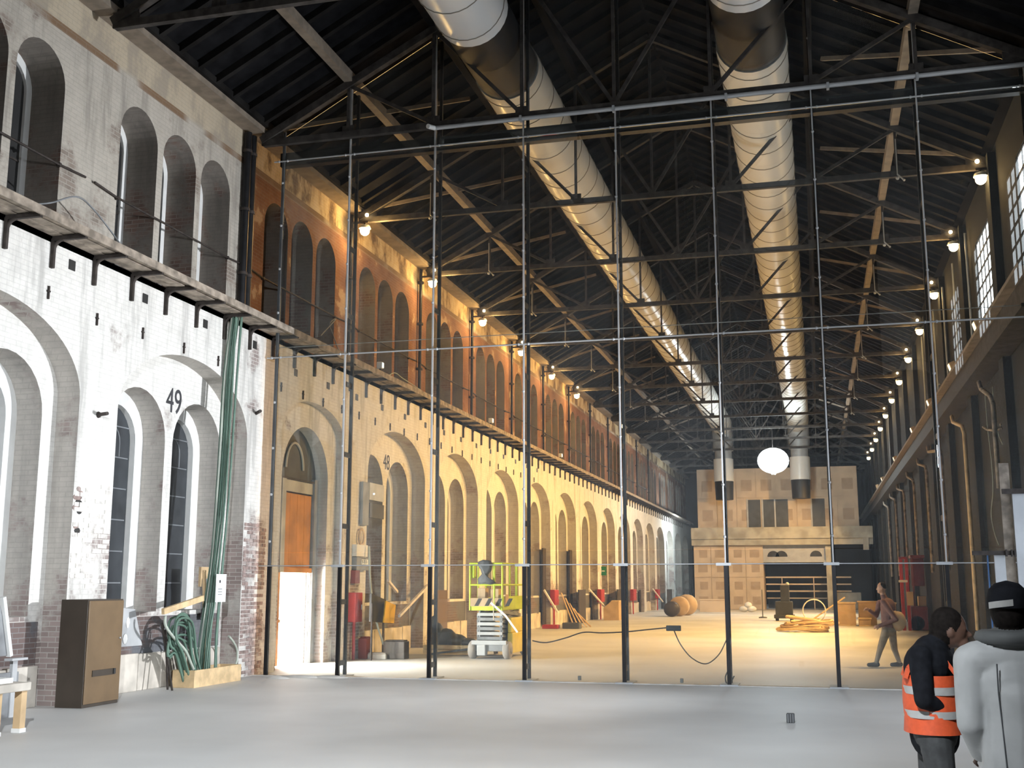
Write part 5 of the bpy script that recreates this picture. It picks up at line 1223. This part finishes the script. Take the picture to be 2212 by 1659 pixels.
for sg in (-1, 1):
    a, e, w_ = Vector((sx+sg*.185, SYV, shz-.065)), Vector((sx+sg*.205, SYV-.03, shz-.35)), Vector((sx+sg*.15, SYV+.14, shz-.50))
    PR += [('c', a, e, .078, .062, G), ('c', e, w_, .060, .046, G)]+hand(w_, (-sg*.4, .9, -.2), (sg*.6, 0, .8), 1., SK, .5)
    PR += [('c', (sx+sg*.09, SYV, .90), (sx+sg*.10, SYV+.02, .50), .10, .072, 'trousers_grey'), ('c', (sx+sg*.10, SYV+.02, .50), (sx+sg*.10, SYV, .10), .068, .046, 'trousers_grey'), ('c', (sx+sg*.10, SYV-.03, .055), (sx+sg*.11, SYV+.15, .045), .052, .042, 'boot')]
ps = person((sx, SYV, 0), 'person in a shiny silver-grey jacket and black cap, back turned', PR, .009)
mm = MB(); ck = hd_+Vector((0,-.005,.02))
n = 24; vs = []; prof = [(1.02, -.01), (1.05, .03), (.92, .075), (.6, .105), (.05, .118)]
for rr, z in prof:
    for j in range(n): a = 2*PI*j/n; vs.append((ck.x+rr*.09*math.cos(a), ck.y+rr*.108*math.sin(a), ck.z+z))
mm.add(vs, [(i*n+j, i*n+(j+1)%n, (i+1)*n+(j+1)%n, (i+1)*n+j) for i in range(len(prof)-1) for j in range(n)], 0, True); mm.build('cap', 'jacket_black', ps)
mm = MB(); mm.add([(ck.x+.097*math.cos(a), ck.y+.115*math.sin(a), ck.z+z+.012*(a-4.2)) for z in (-.005, .025) for a in [3.5+i*.16 for i in range(9)]], [(i, i+1, i+10, i+9) for i in range(8)]); mm.build('cap_band', 'vest_grey', ps)
# back yoke seams and hood collar of the jacket
mm = MB(); mm.tube([(sx-.085, SYV-.128, shz-.07), (sx-.088, SYV-.138, shz-.2), (sx-.08, SYV-.135, shz-.36), (sx-.075, SYV-.16, shz-.6)], .0035, 5); mm.build('back_seam', 'dark_grey', ps)
mm = MB(); mm.tube([(sx+.125*math.cos(a), SYV+.02+.105*math.sin(a), shz+.045) for a in [i*2*PI/20 for i in range(20)]], .035, 8, closed=True); mm.build('collar', 'grey_cloth', ps)

# --- worker walking behind the glass
WY = 26.9
def w(x, y, d=0): return PY(x, y, WY+d)
B, Tt = 'shirt_tan', 'trousers_tan'; SKL = 'skin'
hd = w(1904, 1270); nk = w(1908, 1287); ch = w(1918, 1310); hp = w(1920, 1362)
PR = [('e', hd, (.095,.085,.125), SKL), ('e', hd+Vector((.025,0,.035)), (.085,.085,.10), HR), ('c', hd+Vector((-.09,-.01,-.015)), hd+Vector((-.105,-.01,-.03)), .014, .016, SKL), ('e', hd+Vector((-.05,0,-.085)), (.045,.05,.035), SKL), ('e', hd+Vector((.01,-.085,-.01)), (.02,.012,.032), SKL),
      ('c', nk, hd, .06, .055, SKL), ('c', hp+Vector((0,0,.02)), ch, .145, .165, B), ('e', ch, (.16,.21,.19), B), ('c', ch, nk, .10, .065, B), ('e', hp, (.16,.17,.13), Tt)]
a, e, k_ = w(1908, 1300, -.19), w(1936, 1338, -.22), w(1900, 1352, -.20)
PR += [('c', a, e, .07, .055, B), ('c', e, k_, .053, .042, B)]+hand(k_, (-.9, -.1, -.2), (0, -.8, .4), 1.15, SKL, .7)
a, e, k_ = w(1900, 1302, .19), w(1893, 1330, .2), w(1878, 1318, .05)
PR += [('c', a, e, .068, .053, B), ('c', e, k_, .05, .042, B)]+hand(k_, (-.8, -.3, .3), (0, .5, .8), 1.15, SKL, .7)
for hpx, kn, an, toe, dd in (((1914,1364), (1902,1400), (1893,1432), (1880,1437), -.09), ((1926,1364), (1932,1402), (1943,1432), (1929,1439), .09)):
    A, K, N, T = w(*hpx, dd), w(*kn, dd), w(*an, dd), w(*toe, dd); N.z = max(N.z, .10)
    PR += [('c', A, K, .10, .072, Tt), ('c', K, N, .068, .048, Tt), ('c', (N.x+.02, N.y, .06), (N.x-.16, N.y-.02, .05), .055, .045, 'boot')]
wr = person((hp.x, WY, 0), 'worker in tan clothes walking across the bright floor behind the glass', PR, .013)
mm = MB(); q = w(1940, 1342, -.05); mm.ball(q, (.17,.13,.22), 14); mm.ball(q+Vector((-.1,-.02,.12)), (.12,.1,.12), 10); tag(mm.build('carried_sack', 'cardboard'), 'light brown sack carried under the arm of the walking worker', 'sack')
